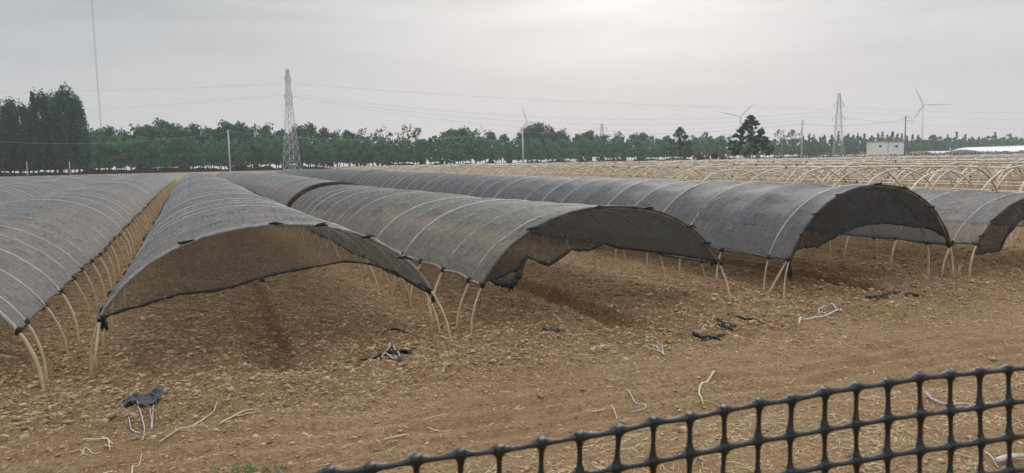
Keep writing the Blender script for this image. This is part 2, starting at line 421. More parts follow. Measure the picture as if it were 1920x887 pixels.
# ------------------------------------------------------------------ tunnels
def arc(x0, x1, h, th):
    """th 0..pi from left ground to right ground; slightly squared ellipse"""
    cx = (x0 + x1) / 2; a = (x1 - x0) / 2
    c_, s_ = math.cos(th), math.sin(th)
    x = cx - a * math.copysign(abs(c_) ** .92, c_); z = h * abs(s_) ** 1.02
    return x, z
def th_for_z(h, z): return math.asin(min(1, (z / h) ** (1 / 1.02)))
def hoop_mesh(name, x0, x1, h, r, m, seed, n=6, seg=26, legwob=.03, net_z=0.0):
    rr = random.Random(seed); cx = (x0 + x1) / 2
    pts = []; rad = []
    la, lb = rr.uniform(-legwob, legwob), rr.uniform(-legwob, legwob)
    ya, yb = rr.uniform(-.08, .08), rr.uniform(-.08, .08)
    x, z_ = arc(x0, x1, h, 0)
    pts.append((x - cx + la, ya, -.28))
    for i in range(seg + 1):
        th = math.pi * i / seg; x, z_ = arc(x0, x1, h, th)
        k = max(0, 1 - z_ / .6)
        xx = x - cx + (la if i < seg / 2 else lb) * k; yy = (ya if i < seg / 2 else yb) * k
        pts.append((xx, yy, z_)); 
    pts.append((arc(x0, x1, h, math.pi)[0] - cx + lb, yb, -.28))
    tot = len(pts)
    thick_left = rr.random() < .5
    for i in range(tot):
        u = i / (tot - 1); u = u if thick_left else 1 - u
        rad.append(r * (1.15 - .4 * u) * (1.13 if i % 4 == 2 and n > 4 else 1))
    b = MB(); b.tube(pts, rad, n)
    me = b.mesh(name, m)
    if net_z:
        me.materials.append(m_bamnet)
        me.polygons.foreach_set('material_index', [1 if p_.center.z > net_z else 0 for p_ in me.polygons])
    return me

def tunnel(x0, x1, h, ys, ye, label, front=None, netmat=None, edge_z=.62, near=True, seed=1, first_gap=.45, step=1.15, knots=True, hoopfrom=None, lightroll=False, taper=1.0, hr_=.0165):
    netmat = netmat or m_net
    cx = (x0 + x1) / 2
    root = empty('shade_tunnel', (cx, ys, 0)); tag(root, label, 'shade tunnel', 'netted shade tunnels in parallel rows')
    rr = random.Random(seed)
    yy = [ys]
    if first_gap: yy.append(ys + first_gap)
    while yy[-1] < ye - .3: yy.append(yy[-1] + step)
    ye = yy[-1]
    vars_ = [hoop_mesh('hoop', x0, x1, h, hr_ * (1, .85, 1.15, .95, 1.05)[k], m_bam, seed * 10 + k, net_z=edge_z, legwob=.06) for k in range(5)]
    hk = [1.0] * len(yy); w_ = 0.0
    for i in range(2, len(yy)):
        w_ = w_ * .7 + rr.uniform(-.014, .014); hk[i] = (1 + (taper - 1) * (yy[i] - ys) / (ye - ys)) * (1 + w_ + rr.uniform(-.007, .007))
    for i, y in enumerate(yy[:96]):
        o = link('hoop', vars_[rr.randrange(5)], root, (0, y - ys, float(rise(cx, y))), R(rr.uniform(-1.2, 1.2)) if i > 1 else 0); o.scale = (1, 1, hk[i])
    # net
    ta = th_for_z(h, edge_z); na_ = 44
    samples = []
    for i in range(len(yy) - 1):
        nb = 8 if yy[i] < 30 else 5
        for k in range(nb): samples.append((yy[i] + (yy[i + 1] - yy[i]) * k / nb, k / nb, i))
    samples.append((yy[-1], 0, len(yy) - 1))
    ny = len(samples)
    S = np.array([s[0] for s in samples]); U = np.array([s[1] for s in samples]); I = np.array([s[2] for s in samples])
    th = np.linspace(ta, math.pi - ta, na_ + 1)
    hr = np.random.default_rng(seed)
    hv = hr.normal(size=len(yy) + 1) * .012
    sagk = .5 + hr.random(len(yy) + 1)
    ho = hr.choice([.005, .008, .013, .018], len(yy)); ho[:2] = .010; HO = np.interp(S, yy, ho)
    HK = np.interp(S, yy, hk)
    V = np.zeros((ny, na_ + 1, 3)); UV = np.zeros((ny, na_ + 1, 2))
    bay = np.array([yy[min(i + 1, len(yy) - 1)] - yy[i] for i in range(len(yy))] )
    for j, tt in enumerate(th):
        x, z_ = arc(x0, x1, h, tt)
        nx = (x - cx) / ((x1 - x0) / 2); nz = z_ / h; l = math.hypot(nx, nz); nx /= l; nz /= l
        sag = np.sin(np.pi * U) * .060 * sagk[I] * np.minimum(1, bay[I]) * (1 - .3 * abs(nx))
        wr = .042 * vnoise(S * 1.9 + seed, S * 0 + j * .35 + seed * 3, seed) + .026 * vnoise(S * 7, S * 0 + j * .7, seed + 5) 
        wr = wr * np.minimum(1, np.minimum(U, 1 - U) * 5)
        off = HO - sag + wr
        e = min(j, na_ - j)
        V[:, j, 0] = x - cx + nx * off; V[:, j, 1] = S - ys; V[:, j, 2] = z_ * HK + nz * off + rise(cx + S * 0, S)
        if e < 4:     # scalloped lower edge, pulled up between the ties
            V[:, j, 2] += (4 - e) / 4 * (.035 * np.sin(np.pi * U) * sagk[I] + .05 * vnoise(S * .8, S * 0 + (7 if j > 10 else 2), seed + 9))
            V[:, j, 0] += (4 - e) / 4 * .05 * vnoise(S * .9, S * 0 + (3 if j > 10 else 8), seed + 19)
        UV[:, j, 0] = S; UV[:, j, 1] = j / na_ * 5.0 + seed * 7.3
    i = np.arange(ny - 1)[:, None] * (na_ + 1); k = np.arange(na_)[None, :]
    f = np.stack([i + k, i + k + 1, i + na_ + 1 + k + 1, i + na_ + 1 + k], -1).reshape(-1, 4)
    me = npmesh('shade_net', V.reshape(-1, 3), f, netmat)
    uvl = me.uv_layers.new(name='UVMap'); uvl.data.foreach_set('uv', UV.reshape(-1, 2)[f.ravel()].astype(np.float32).ravel())
    link('shade_net', me, root)
    # edge rolls along both sides
    for s_, j in ((0, 0), (1, na_)):
        b = MB(); st_ = 2 if near else 4
        pts = [tuple(V[q, j] + np.array([0, 0, -.012])) for q in range(0, ny, st_)]
        rad = [.018 * (1 + .35 * rr.uniform(-1, 1)) if V[q, j, 1] + ys < 40 else .03 for q in range(0, ny, st_)]
        if knots:
            for q_, q in enumerate(range(0, ny, st_)):
                if U[q] < .01: rad[q_] *= .75
        b.tube(pts, rad, 6)
        b.build('side_rail', m_hemlight if (lightroll and s_ == 0) else m_hem, root)
    if knots:
        kb = 0
        for i, y in enumerate(yy):
            if y > 45 or kb > 90: break
            for j in (0, na_):
                q = int(np.argmin(abs(S - y))); px, py, pz = V[q, j]
                b = MB(); 
                for _ in range(3):
                    a = rr.uniform(0, 6.28); L = rr.uniform(.03, .065)
                    b.tube([(0, 0, .0), (L * .6 * math.cos(a), L * math.sin(a), rr.uniform(-.01, .035)), (L * 1.1 * math.cos(a + .5), L * 1.4 * math.sin(a + .5), rr.uniform(-.05, .06))], [.018, .013, .005], 5)
                b.tube([(-.02, 0, -.04), (0, 0, 0), (.012, 0, .042)], [.016, .034, .018], 6)
                b.build('tie', m_knot, root, (px, py, pz)); kb += 1
    # rim of the front arch: folded net and knots
    if front is not None:
        b = MB(); pts = []; rad = []
        for q in range(60):
            tt = ta + (math.pi - 2 * ta) * q / 59; x, z_ = arc(x0, x1, h + .006, tt); z_ += float(rise(cx, ys))
            pts.append((x - cx, -.015 + .006 * math.sin(q * .9), z_ + .008)); rad.append(.021 * (1 + .3 * rr.uniform(-1, 1)))
        b.tube(pts, rad, 6); b.build('front_rim', m_hemlight if front.get('light_rim') else m_hem, root)
        for q in front.get('rim_ties', ()):
            tt = ta + (math.pi - 2 * ta) * q; x, z_ = arc(x0, x1, h, tt)
            b = MB()
            for _ in range(4):
                b.tube([(rr.uniform(-.09, 0), rr.uniform(-.02, .02), rr.uniform(-.01, .02)), (0, 0, .015), (rr.uniform(.02, .10), rr.uniform(-.03, .03), rr.uniform(-.02, .04))], [.010, .018, .006], 5)
            b.build('tie', m_knot, root, (x - cx, -.03, z_ + .02))
        # end flap between arch and hem (hem given in photo pixels, read off in the plane of the arch)
        hem = [aty(px, py, ys + .02) for px, py in front['hem']]
        hx = np.array([p_[0] for p_ in hem]); hz = np.array([p_[2] for p_ in hem])
        # arch point with the same x parameter
        N = 80; M_ = 14
        u = np.linspace(0, 1, N)
        xs = x0 + (x1 - x0) * (.0 + 1.0 * u)
        L0 = arc(x0, x1, h, ta)[0]; L1 = arc(x0, x1, h, math.pi - ta)[0]
        xs = L0 + (L1 - L0) * u; gz = float(rise(cx, ys))
        zt = np.array([h * abs(math.sin(math.acos(max(-1, min(1, math.copysign(abs((cx - x) / ((x1 - x0) / 2)) ** (1 / .92), cx - x)))))) ** 1.02 for x in xs]) + gz
        zb = np.interp(xs, hx, hz); zb = np.minimum(zb, zt - .012)
        zb = zb + .012 * vnoise(xs * 7, xs * 0, seed) * (zt - zb > .05)
        FV = np.zeros((N, M_ + 1, 3)); FU = np.zeros((N, M_ + 1, 2))
        for k_ in range(M_ + 1):
            s_ = k_ / M_
            FV[:, k_, 0] = xs - cx; FV[:, k_, 2] = zt + (zb - zt) * s_
            dep = np.clip(zt - zb, 0, .8)
            FV[:, k_, 1] = .01 + dep * (.10 * math.sin(math.pi * s_ * .9) + front.get('tuck', .12) * s_ * s_) + .03 * vnoise(xs * 3, xs * 0 + s_ * 3, seed + 2) * s_ + .015 * vnoise(xs * 10, xs * 0 + s_ * 2, seed + 3) * s_
            FU[:, k_, 0] = xs; FU[:, k_, 1] = FV[:, k_, 2] * 1.0 + 40
        i = np.arange(N - 1)[:, None] * (M_ + 1); k = np.arange(M_)[None, :]
        f = np.stack([i + k, i + k + 1, i + M_ + 1 + k + 1, i + M_ + 1 + k], -1).reshape(-1, 4)
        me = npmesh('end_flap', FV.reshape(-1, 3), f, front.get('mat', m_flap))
        uvl = me.uv_layers.new(name='UVMap'); uvl.data.foreach_set('uv', FU.reshape(-1, 2)[f.ravel()].astype(np.float32).ravel())
        fo = link('end_flap', me, root)
        b = MB(); b.tube([tuple(FV[q, M_]) for q in range(N)], [front.get('hem_r', .017) * (1 + .45 * rr.uniform(-1, 1)) for q in range(N)], 6)
        b.build('hem', m_hemdark, fo)
        if front.get('swag'):
            Q = [aty(px, py, ys + .02) for px, py in front['swag']]; b = MB(); fine_ = []
            for q0, q1 in zip(Q[:-1], Q[1:]):
                for k_ in range(5): fine_.append(q0 + (q1 - q0) * k_ / 5)
            b.tube([(q[0] - cx, q[1] - ys + rr.uniform(-.012, .012), q[2] + rr.uniform(-.006, .006)) for q in fine_], [(.018 + .036 * math.sin(math.pi * min(1, k_ / len(fine_) * 1.15)) ) * rr.uniform(.75, 1.25) for k_ in range(len(fine_))], 8)
            b.build('net_fold', m_hemdark, root)
        for px, py, L in front.get('hangers', ()):
            P = aty(px, py, ys + .03); b = MB()
            for _ in range(5):
                dx = rr.uniform(-.03, .03); b.tube([(0, 0, .02), (dx, rr.uniform(-.02, .02), -L * .5), (dx * 1.6, rr.uniform(-.02, .02), -L * rr.uniform(.7, 1))], [.022, .014, .004], 5)
            b.build('net_tail', m_hemdark, root, (P[0] - cx, P[1] - ys, P[2]))
    return root

XS = dict(T2=(-1.13, 2.90), T3=(3.27, 7.42), T4=(8.50, 12.42), T5=(12.46, 16.7), T1=(-5.55, -1.50))
tunnel(*XS['T2'], 1.53, 9.0, 117, 'grey net tunnel with the widest open mouth, straight ahead beside the narrow path',
       front=dict(hem=[(190, 597), (240, 581), (335, 554), (400, 547), (440, 540), (490, 521), (560, 507), (650, 490), (700, 497), (740, 510), (780, 535), (812, 553)],
                  rim_ties=(.30, .50, .60, .73, .86), light_rim=True, hangers=[(195, 600, .13), (812, 556, .1), (490, 523, .05)]), seed=2, lightroll=False, hr_=.0135)
tunnel(*XS['T3'], 1.55, 9.0, 29.2, 'weathered grey-green net tunnel with ragged mouth, second from the narrow path',
       front=dict(hem=[(920, 525), (975, 505), (990, 481), (1012, 490), (1035, 498), (1060, 480), (1075, 468), (1110, 470), (1138, 456), (1160, 463), (1240, 473), (1300, 481), (1340, 489)],
                  rim_ties=(.25, .47, .62, .8, .9), mat=m_flap_midshade, hem_r=.022, swag=[(918, 524), (932, 529), (948, 533), (962, 532), (972, 516), (980, 498), (990, 481)], hangers=[(957, 530, .13), (1338, 488, .1)]), netmat=m_net_green, seed=3, lightroll=True, taper=.90)  # right part of the flap is a dark sheet standing in for the shaded interior
tunnel(3.2, 7.35, 1.50, 29.8, 117, 'lower net tunnel continuing behind the weathered grey-green one', front=dict(hem=[(573, 390), (650, 400), (760, 410), (860, 390)], rim_ties=(), mat=m_flap_shaded), seed=4, first_gap=0)  # dark flap added across this mouth to paint its shaded opening
tunnel(*XS['T4'], 1.69, 9.0, 88, 'tallest dark net tunnel with black hanging flap across its mouth',
       front=dict(hem=[(1482, 500), (1493, 470), (1512, 463), (1545, 464), (1570, 450), (1600, 433), (1640, 421), (1680, 418), (1720, 424), (1750, 428), (1775, 445), (1803, 475)],
                  rim_ties=(.1, .2, .33, .5, .62, .8), mat=m_flap_shaded, hem_r=.024, tuck=.2, hangers=[(1482, 498, .28)]), seed=5, edge_z=.58, netmat=m_net_dark)
tunnel(*XS['T5'], 1.42, 8.75, 117, 'low net tunnel at the outer end of the row, beside the bare hoops',
       front=dict(hem=[(1885, 470), (1893, 445), (1905, 425), (1919, 410), (1990, 400), (2200, 400)], rim_ties=(.05, .15), mat=m_flap_shaded, hem_r=.03), seed=6, edge_z=.58)
tunnel(*XS['T1'], 1.50, 8.8, 117, 'grey net tunnel left of the narrow path, its open end cut off by the frame', hr_=.014, seed=7)
tunnel(-9.85, -5.8, 1.48, 16, 117, 'second grey net tunnel left of the narrow path', seed=8, knots=False, near=False)
tunnel(-14.2, -10.15, 1.5, 34, 117, 'third grey net tunnel left of the narrow path', seed=9, knots=False, near=False)
tunnel(-18.5, -14.45, 1.47, 56, 117, 'fourth grey net tunnel left of the narrow path, far end only', seed=10, knots=False, near=False)

# extra slanted bamboo stake beside the mouth of T2
def stake(px1, py1, px0, py0, Yp, label, r=.013):
    A = aty(px0, py0, Yp); B = aty(px1, py1, Yp); A[2] = tz(A[0], A[1]) - .12
    M = (A + B) / 2 + np.array([.03, 0, .04])
    root = MB(); root.tube([tuple(A - A), tuple(M - A), tuple(B - A)], [r * 1.1, r, r * .8], 6)
    o = root.build('bamboo_stake', m_bam, None, tuple(A)); tag(o, label, 'stake', 'spare stakes pushed in at the tunnel mouths')
stake(186, 605, 160, 700, 8.93, 'short bamboo stake crossed against the left foot of the widest tunnel mouth')
stake(1502, 440, 1432, 553, 9.22, 'thick pale bamboo stake by the left foot of the tallest tunnel', .019)
stake(802, 560, 808, 612, 9.05, 'short bamboo stake at the right foot of the widest tunnel mouth', .011)

# ------------------------------------------------------------------ bare hoop rows
def bare_row(i, x0, wd, h, ys, ye, label, detail):
    cx = x0 + wd / 2; rr = random.Random(100 + i)
    root = empty('hoop_frame', (cx, ys, 0)); tag(root, label, 'hoop frame', 'rows of bare bamboo hoops beyond the netted tunnels')
    ys_ = []
    y = ys
    while y < ye and (not detail or len(ys_) < 96): ys_.append(y); y += rr.choice((.35, .6, 1.0, 1.1, 1.2, 1.4, 1.5))
    if detail:
        vs = [hoop_mesh('hoop', x0, x0 + wd, h, .027, m_bamgrey if k % 3 else m_bam, 900 + i * 10 + k, n=5, seg=16, legwob=.06) for k in range(5)]
        for k, y in enumerate(ys_[:96]):
            o = link('hoop', vs[rr.randrange(5)], root, (rr.uniform(-.06, .06), y - ys, float(rise(cx, y)) + rr.uniform(-.16, .05)), R(rr.uniform(-9, 9)))
    else:
        b = MB()
        for y in ys_:
            hh = h * rr.uniform(.95, 1.05); sh = rr.uniform(-.15, .15)
            b.tube([(arc(x0, x0 + wd, hh, math.pi * q / 12)[0] - cx, y - ys + sh * (q - 6) / 6, arc(x0, x0 + wd, hh, math.pi * q / 12)[1] + tz(cx, y)*1) for q in range(13)], .034, 4, caps=False)
        b.build('hoops', m_bamgrey, root)
    for nm, th in (('ridge_pole', .5), ('side_pole', .2), ('side_pole', .8)):
        x, z_ = arc(x0, x0 + wd, h, math.pi * th); b = MB(); pts = []
        y = ys - .2
        while y < ye: pts.append((x - cx + rr.uniform(-.05, .05), y - ys, z_ - .03 + rr.uniform(-.04, .03) + float(rise(cx, y)))); y += 2.3
        b.tube(pts, [.026 * rr.uniform(.8, 1.2) for _ in pts], 5); b.build(nm, m_bamgrey, root)
    if detail:
        for k in range(44):
            y = ys_[rr.randrange(len(ys_))] if k > 16 else ys_[rr.randrange(min(30, len(ys_)))]
            th = rr.choice((.2, .5, .8)); x, z_ = arc(x0, x0 + wd, h, math.pi * th); b = MB()
            b.tube([(-.06, 0, -.03), (0, 0, .02), (.05, .05, -.04)], [.02, .045, .016], 5)
            b.build('tie', m_knot, root, (x - cx, y - ys, z_ - .05 + float(rise(cx, y))))
ords = ['first', 'second', 'third', 'fourth', 'fifth', 'sixth', 'seventh', 'eighth', 'ninth', 'tenth', 'eleventh', 'twelfth', 'thirteenth', 'fourteenth', 'fifteenth', 'sixteenth', 'seventeenth', 'eighteenth']
for i in range(18):
    x0 = 17.3 + i * 4.4
    ys = max(9.5, .50 * x0 + (i % 3) * .7); ye = 118 if x0 < 40 else math.sqrt(max(128 ** 2 - x0 ** 2, 900)) + 4
    bare_row(i, x0 + random.uniform(-.15, .15), 4.15, (1.86 if i < 3 else 1.66) + random.uniform(-.06, .06), ys, ye, 'bare bamboo hoop row, %s behind the netted tunnels' % ords[i], i < 6)

# ------------------------------------------------------------------ plastic lattice fence in front
def fence():
    A = np.array([.4634, .7637]); dr = np.array([.9875, -.1576]); dr = dr / np.linalg.norm(dr)
    s_ref = [-.36, -.205, -.1, 0, .145, .292, .44, .589]; z_ref = [1.864, 1.867, 1.870, 1.874, 1.881, 1.889, 1.895, 1.897]
    root = empty('lattice_fence', (A[0], A[1], tz(A[0], A[1]))); tag(root, 'black plastic lattice fence crossing the near corner', 'fence')
    z0 = tz(A[0], A[1])
    step = .0495
    cols = list(range(-26, 34)); rows = 28
    rr = random.Random(5)
    def ztop(s): return float(np.interp(s, s_ref, z_ref)) if s < .589 else 1.897 + (s - .589) * .0
    jit = {}
    for c in cols:
        for k in range(rows + 1):
            jit[c, k] = (rr.uniform(-.0016, .0016), rr.uniform(-.0016, .0016), rr.uniform(-.0015, .0015))
    def P(c, k):
        s = c * step; j = jit[c, k]
        pos = A + dr * (s + j[0]); return Vector((pos[0] - A[0] + j[2], pos[1] - A[1] + .006 * math.sin(s * 5 + k * .4), ztop(s) - k * .0495 + j[1] - z0))
    def strand(b, p, q, rn, rm, n, up_=0.0):
        pts = []; rad = []
        d_ = q - p; kk = rr.uniform(.9, 1.12); rn *= kk; rm *= kk
        for t_, r_ in ((0, rn), (.09, rn * .92), (.17, rn * .72), (.28, rm * 1.12), (.5, rm), (.72, rm * 1.12), (.83, rn * .72), (.91, rn * .92), (1, rn)):
            pts.append(p + d_ * t_ + Vector((0, 0, -up_ * math.sin(math.pi * t_)))); rad.append(r_)
        b.tube(pts, rad, n, caps=False, flat=.8)
    b = MB()
    for k in range(rows + 1):
        for c in cols[:-1]:
            near = k < 7 and -9 < c < 14
            strand(b, P(c, k), P(c + 1, k), .0070, .0034, 8 if near else 4, .0022)
    for c in cols:
        for k in range(rows):
            near = k < 7 and -9 < c < 14
            strand(b, P(c, k), P(c, k + 1), .0078, .0038, 8 if near else 4)
    for (c, k), _ in jit.items():      # thick welded nodes
        p = P(c, k); kq = rr.uniform(1.0, 1.16); n = 8 if k < 7 and -9 < c < 14 else 4
        b.tube([p + Vector((0, 0, -.0078)), p + Vector((0, 0, -.0052)), p, p + Vector((0, 0, .0042)), p + Vector((0, 0, .0056))], [.0060 * kq, .0074 * kq, .0077 * kq, .0070 * kq, .0056 * kq], n, flat=.8)
    b.build('lattice', m_plastic, root)
    for s in (-1.29, 1.66):
        b = MB(); q = A + dr * s
        b.tube([(q[0] - A[0], q[1] - A[1] - .03, -.3), (q[0] - A[0], q[1] - A[1] - .03, ztop(s) - z0 + .06)], .022, 10); b.build('post', m_bam, root)
fence()

# ------------------------------------------------------------------ trees
def tree_variant(seed, h, cw, cb, nclump, nleaf, leaf, shape, mleaf, gap=0.0):
    """returns (crown mesh, trunk mesh). h height, cw crown radius, cb crown bottom height"""
    g = np.random.default_rng(seed)
    cl = []
    while len(cl) < nclump:
        u = g.random(); a = g.random() * 6.283
        if shape == 'round': w_ = math.sin(math.pi * (.12 + .86 * u) ** .85) ** .6
        elif shape == 'cone': w_ = (1 - u) ** .8 * .95 + .05
        elif shape == 'column': w_ = math.sin(math.pi * min(1, .16 + .80 * u)) ** .45
        else: w_ = math.sin(math.pi * (.18 + .74 * u)) ** .5
        r_ = cw * w_ * (g.random() ** .45) * (.8 + .4 * g.random())
        zc = cb + (h - cb) * u
        k_ = {'column': .6, 'cone': .9 * (1.15 - .75 * u)}.get(shape, 1.0)
        cl.append((r_ * math.cos(a), r_ * math.sin(a), zc, cw * (.16 + .22 * g.random()) * k_))
    cl = np.array(cl)
    idx = g.integers(0, nclump, nleaf)
    d = g.normal(size=(nleaf, 3)); d /= np.linalg.norm(d, axis=1)[:, None]
    c = cl[idx, :3] + d * (cl[idx, 3] * (g.random(nleaf) ** .5) * 1.05)[:, None] * np.array([1, 1, 1.1 if shape == 'round' else 1.5 if shape != 'column' else 4.0])
    c[:, 2] = np.maximum(c[:, 2], cb * .85)
    a_ = g.normal(size=(nleaf, 3)); a_ /= np.linalg.norm(a_, axis=1)[:, None]
    b_ = np.cross(a_, g.normal(size=(nleaf, 3))); b_ /= np.linalg.norm(b_, axis=1)[:, None]
    s = leaf * (.5 + .9 * g.random(nleaf))[:, None]
    v = np.stack([c - a_ * s - b_ * s * .5, c + a_ * s * .3 - b_ * s * .7, c + a_ * s + b_ * s * .4, c - a_ * s * .4 + b_ * s * .7], 1).reshape(-1, 3)
    f = np.arange(nleaf * 4).reshape(-1, 4)
    crown = npmesh('crown', v, f, mleaf, smooth=False)
    b = MB(); tr = h * .011 + .035
    b.tube([(0, 0, -.3), (0, 0, cb * .5), (g.normal() * .08, g.normal() * .08, cb), (g.normal() * .15, g.normal() * .15, cb + (h - cb) * .6), (g.normal() * .1, g.normal() * .1, h * .93)], [tr * 1.25, tr, tr * .85, tr * .4, .015], 6)
    for k in range(8 if gap else 5):
        q = cl[g.integers(0, nclump)]; z0 = cb * .9 + (q[2] - cb) * .5
        b.tube([(0, 0, z0), (q[0] * .5, q[1] * .5, (z0 + q[2]) / 2), (q[0], q[1], q[2])], [tr * .4, tr * .25, .012], 4)
    return crown, b.mesh('trunk', m_bark)
V_plant = [tree_variant(200 + k, 8.3 * (1 + .05 * (k - 2)), 2.0, 1.9, 34, 1900, .23, 'round', m_leaf) for k in range(6)]
V_low = [tree_variant(300 + k, 8.0, 2.0, .9, 34, 1700, .23, 'round', m_leafd) for k in range(3)]
V_tall = [tree_variant(220 + k, 11.2 * (1 + .07 * (k - 2)), 3.7, 3.0, 44, 2400, .30, 'round', m_leafold) for k in range(5)]
V_sparse = [tree_variant(240 + k, 11.3 * (1 + .06 * (k - 1)), 2.6, 4.0, 20, 330, .26, 'oval', m_leafbrown, 1) for k in range(4)]
V_cone = [tree_variant(260 + k, 12.5 * (1 + .08 * (k - 1)), 2.1, 1.5, 60, 1700, .26, 'cone', m_leafcon) for k in range(4)]
V_big = [tree_variant(280 + k, 17.5, 3.1, 1.7, 125, 10500, .21, 'column', m_leafd) for k in range(4)]

def put_tree(px, var, D, label, group, sc=1.0, cat='tree', name='tree', zs=None):
    P = atd(px, 310, D); g = tz(P[0], P[1])
    root = empty(name, (P[0], P[1], g), random.uniform(0, 6.28)); tag(root, label, cat, group)
    s = sc * random.uniform(.96, 1.05); root.scale = (s * random.uniform(.93, 1.08), s * random.uniform(.93, 1.08), s if zs is None else s * zs)
    link('crown', var[0], root); link('trunk', var[1], root)
    return root
def hpx(px): return max(24, 60 - .0195 * (px - 200))     # height of the front row in photo pixels
def Dl(px): return 8.4 * F / hpx(px)
px = -30.0
k = 0
while px < 1960:
    D = Dl(px) + random.uniform(-1.5, 1.5)
    right = px > 1440
    if px > 150 or px < -10 or True:
        put_tree(px, V_plant[random.randrange(6)], D, 'young green plantation tree in the even front row of the tree belt' if not right else 'hazy blue-green tree in the far stretch of the tree belt', 'even front row of the tree belt' if not right else 'far stretch of the tree belt', name='plantation_tree')
    px += (9.6 if px < 1000 else 10.5 if px < 1440 else 9.0) * random.uniform(.85, 1.15)
# second staggered row
px = -22.0
while px < 1960:
    put_tree(px, (V_plant + V_low * 2)[random.randrange(12)], Dl(px) + 6 + random.uniform(-1, 1), 'young green plantation tree standing just inside the tree belt', 'inner row of the tree belt', name='plantation_tree', sc=.98)
    px += 19 * random.uniform(.8, 1.2)
# dark undergrowth along the foot of the belt
def undergrowth():
    g = np.random.default_rng(77); n = 26000
    pxs = g.uniform(-60, 1990, n); Ds = 8.4 * F / np.maximum(24, 60 - .0195 * (pxs - 200)) + g.uniform(-2.5, 9, n)
    rr_ = fw[None] + rt[None] * ((pxs - W / 2) / F)[:, None] - up[None] * ((310 - HH / 2) / F)
    P = CP + rr_ * Ds[:, None]; z_ = terrain(P[:, 0], P[:, 1])
    c = np.stack([P[:, 0], P[:, 1], z_ + g.random(n) ** 1.3 * (.85 + 1.3 * vnoise(pxs * .05, pxs * 0, 8)) + .02], -1)
    a_ = g.normal(size=(n, 3)); a_ /= np.linalg.norm(a_, axis=1)[:, None]; b_ = np.cross(a_, g.normal(size=(n, 3))); b_ /= np.linalg.norm(b_, axis=1)[:, None]
    s_ = (.14 + .16 * g.random(n))[:, None]
    v = np.stack([c - a_ * s_ - b_ * s_ * .6, c + a_ * s_ - b_ * s_ * .6, c + a_ * s_ * .6 + b_ * s_, c - a_ * s_ + b_ * s_ * .5], 1).reshape(-1, 3)
    tag(link('undergrowth', npmesh('undergrowth', v, np.arange(n * 4).reshape(-1, 4), m_under, smooth=False)), 'low dark undergrowth along the foot of the tree belt', 'undergrowth', kind='stuff')
undergrowth()
# taller trees behind (skyline read off the photograph): px, top y
tall = [(178, 250), (205, 244), (232, 247), (262, 243), (285, 239), (310, 236), (336, 240), (362, 243), (388, 246), (412, 244), (430, 238), (455, 240), (480, 242), (505, 240), (530, 247), (560, 244), (582, 240), (606, 243), (632, 250), (655, 250), (845, 247), (868, 244), (893, 248), (918, 250), (945, 253), (990, 244), (1008, 240), (1030, 243), (1055, 250), (1085, 256), (1105, 250), (1130, 257), (1160, 260), (1190, 255), (1205, 253), (1235, 262)]
for i, (px, ty) in enumerate(tall):
    D = Dl(px) + random.uniform(14, 26); hz = 318 - .021 * (px - 355)
    need = (hz - ty) * D / F + .75
    v = V_tall[i % 5]
    put_tree(px, v, D, 'taller broad tree rising over the front row of the belt', 'taller trees behind the belt', sc=need / (11.2 * (1 + .07 * (i % 5 - 2))), name='broadleaf_tree')
for i, (px, ty) in enumerate([(676, 246), (700, 252), (716, 240), (738, 247), (760, 240), (782, 246), (1060, 252), (1140, 252), (1160, 250), (1320, 252), (1355, 254), (1375, 256), (1462, 247), (1482, 245), (1498, 248), (1890, 252), (1300, 256), (1222, 258)]):
    D = Dl(px) + random.uniform(8, 20); hz = 318 - .021 * (px - 355); need = (hz - ty) * D / F + .75
    put_tree(px, V_sparse[i % 4], D, 'thin open-crowned brownish tree showing sky through its branches, in the belt skyline', 'thin open trees in the belt skyline', sc=need / (11.3 * (1 + .06 * (i % 4 - 1))), name='sparse_tree')
px = 1505
i = 0
while px < 1720:
    ty = 252 + random.uniform(-3, 5); hz = 318 - .021 * (px - 355); D = Dl(px) + random.uniform(5, 25); need = (hz - ty) * D / F + .75
    put_tree(px, V_cone[i % 4], D, 'narrow pointed tree on the hazy skyline behind the white hut', 'pointed trees behind the white hut', sc=need / (12.5 * (1 + .08 * (i % 4 - 1))), name='pointed_tree')
    px += random.uniform(8, 14); i += 1
px = 1720
while px < 1950:
    ty = 260 + random.uniform(-5, 4); hz = 318 - .021 * (px - 355); D = Dl(px) + random.uniform(5, 40); need = (hz - ty) * D / F + .75
    put_tree(px, (V_tall + V_cone)[random.randrange(9)], D, 'hazy far tree behind the white plastic greenhouses', 'hazy far trees behind the greenhouses', sc=need / 11.6, name='broadleaf_tree')
    px += random.uniform(12, 18)
for px in (1250, 1275, 1300, 1330, 1350, 1380, 1410, 1435):
    D = Dl(px) + random.uniform(8, 20); hz = 318 - .021 * (px - 355); need = (hz - 262) * D / F + .75
    put_tree(px, V_tall[random.randrange(5)], D, 'broad tree behind the belt near the dark lone tree', 'broad trees behind the lone trees', sc=need / 11.2, name='broadleaf_tree')
# tall poplars at the left
for i, (px, ty, D) in enumerate([(-8, 200, 168), (18, 192, 172), (40, 199, 176), (62, 205, 178), (84, 184, 165), (104, 182, 171), (128, 179, 166), (148, 196, 170)]):
    hz = 318 - .021 * (px - 355); P = atd(px, 310, D); need = (hz - ty) * D / F + CH - tz(P[0], P[1])
    lab = ['tall dark poplar with upswept branches, half cut by the frame edge', 'dark poplar at the frame edge, second in the clump', 'dark poplar at the low notch of the clump', 'shortest dark poplar in the middle of the clump', 'dark poplar with a broken double top', 'tall dark poplar just beside the double-topped one', 'tallest dark poplar of the clump', 'last dark poplar of the clump, spiky against open sky'][i]
    put_tree(px, V_big[i % 4], D, lab, 'clump of tall dark poplars', sc=need / 17.8, name='poplar_tree')
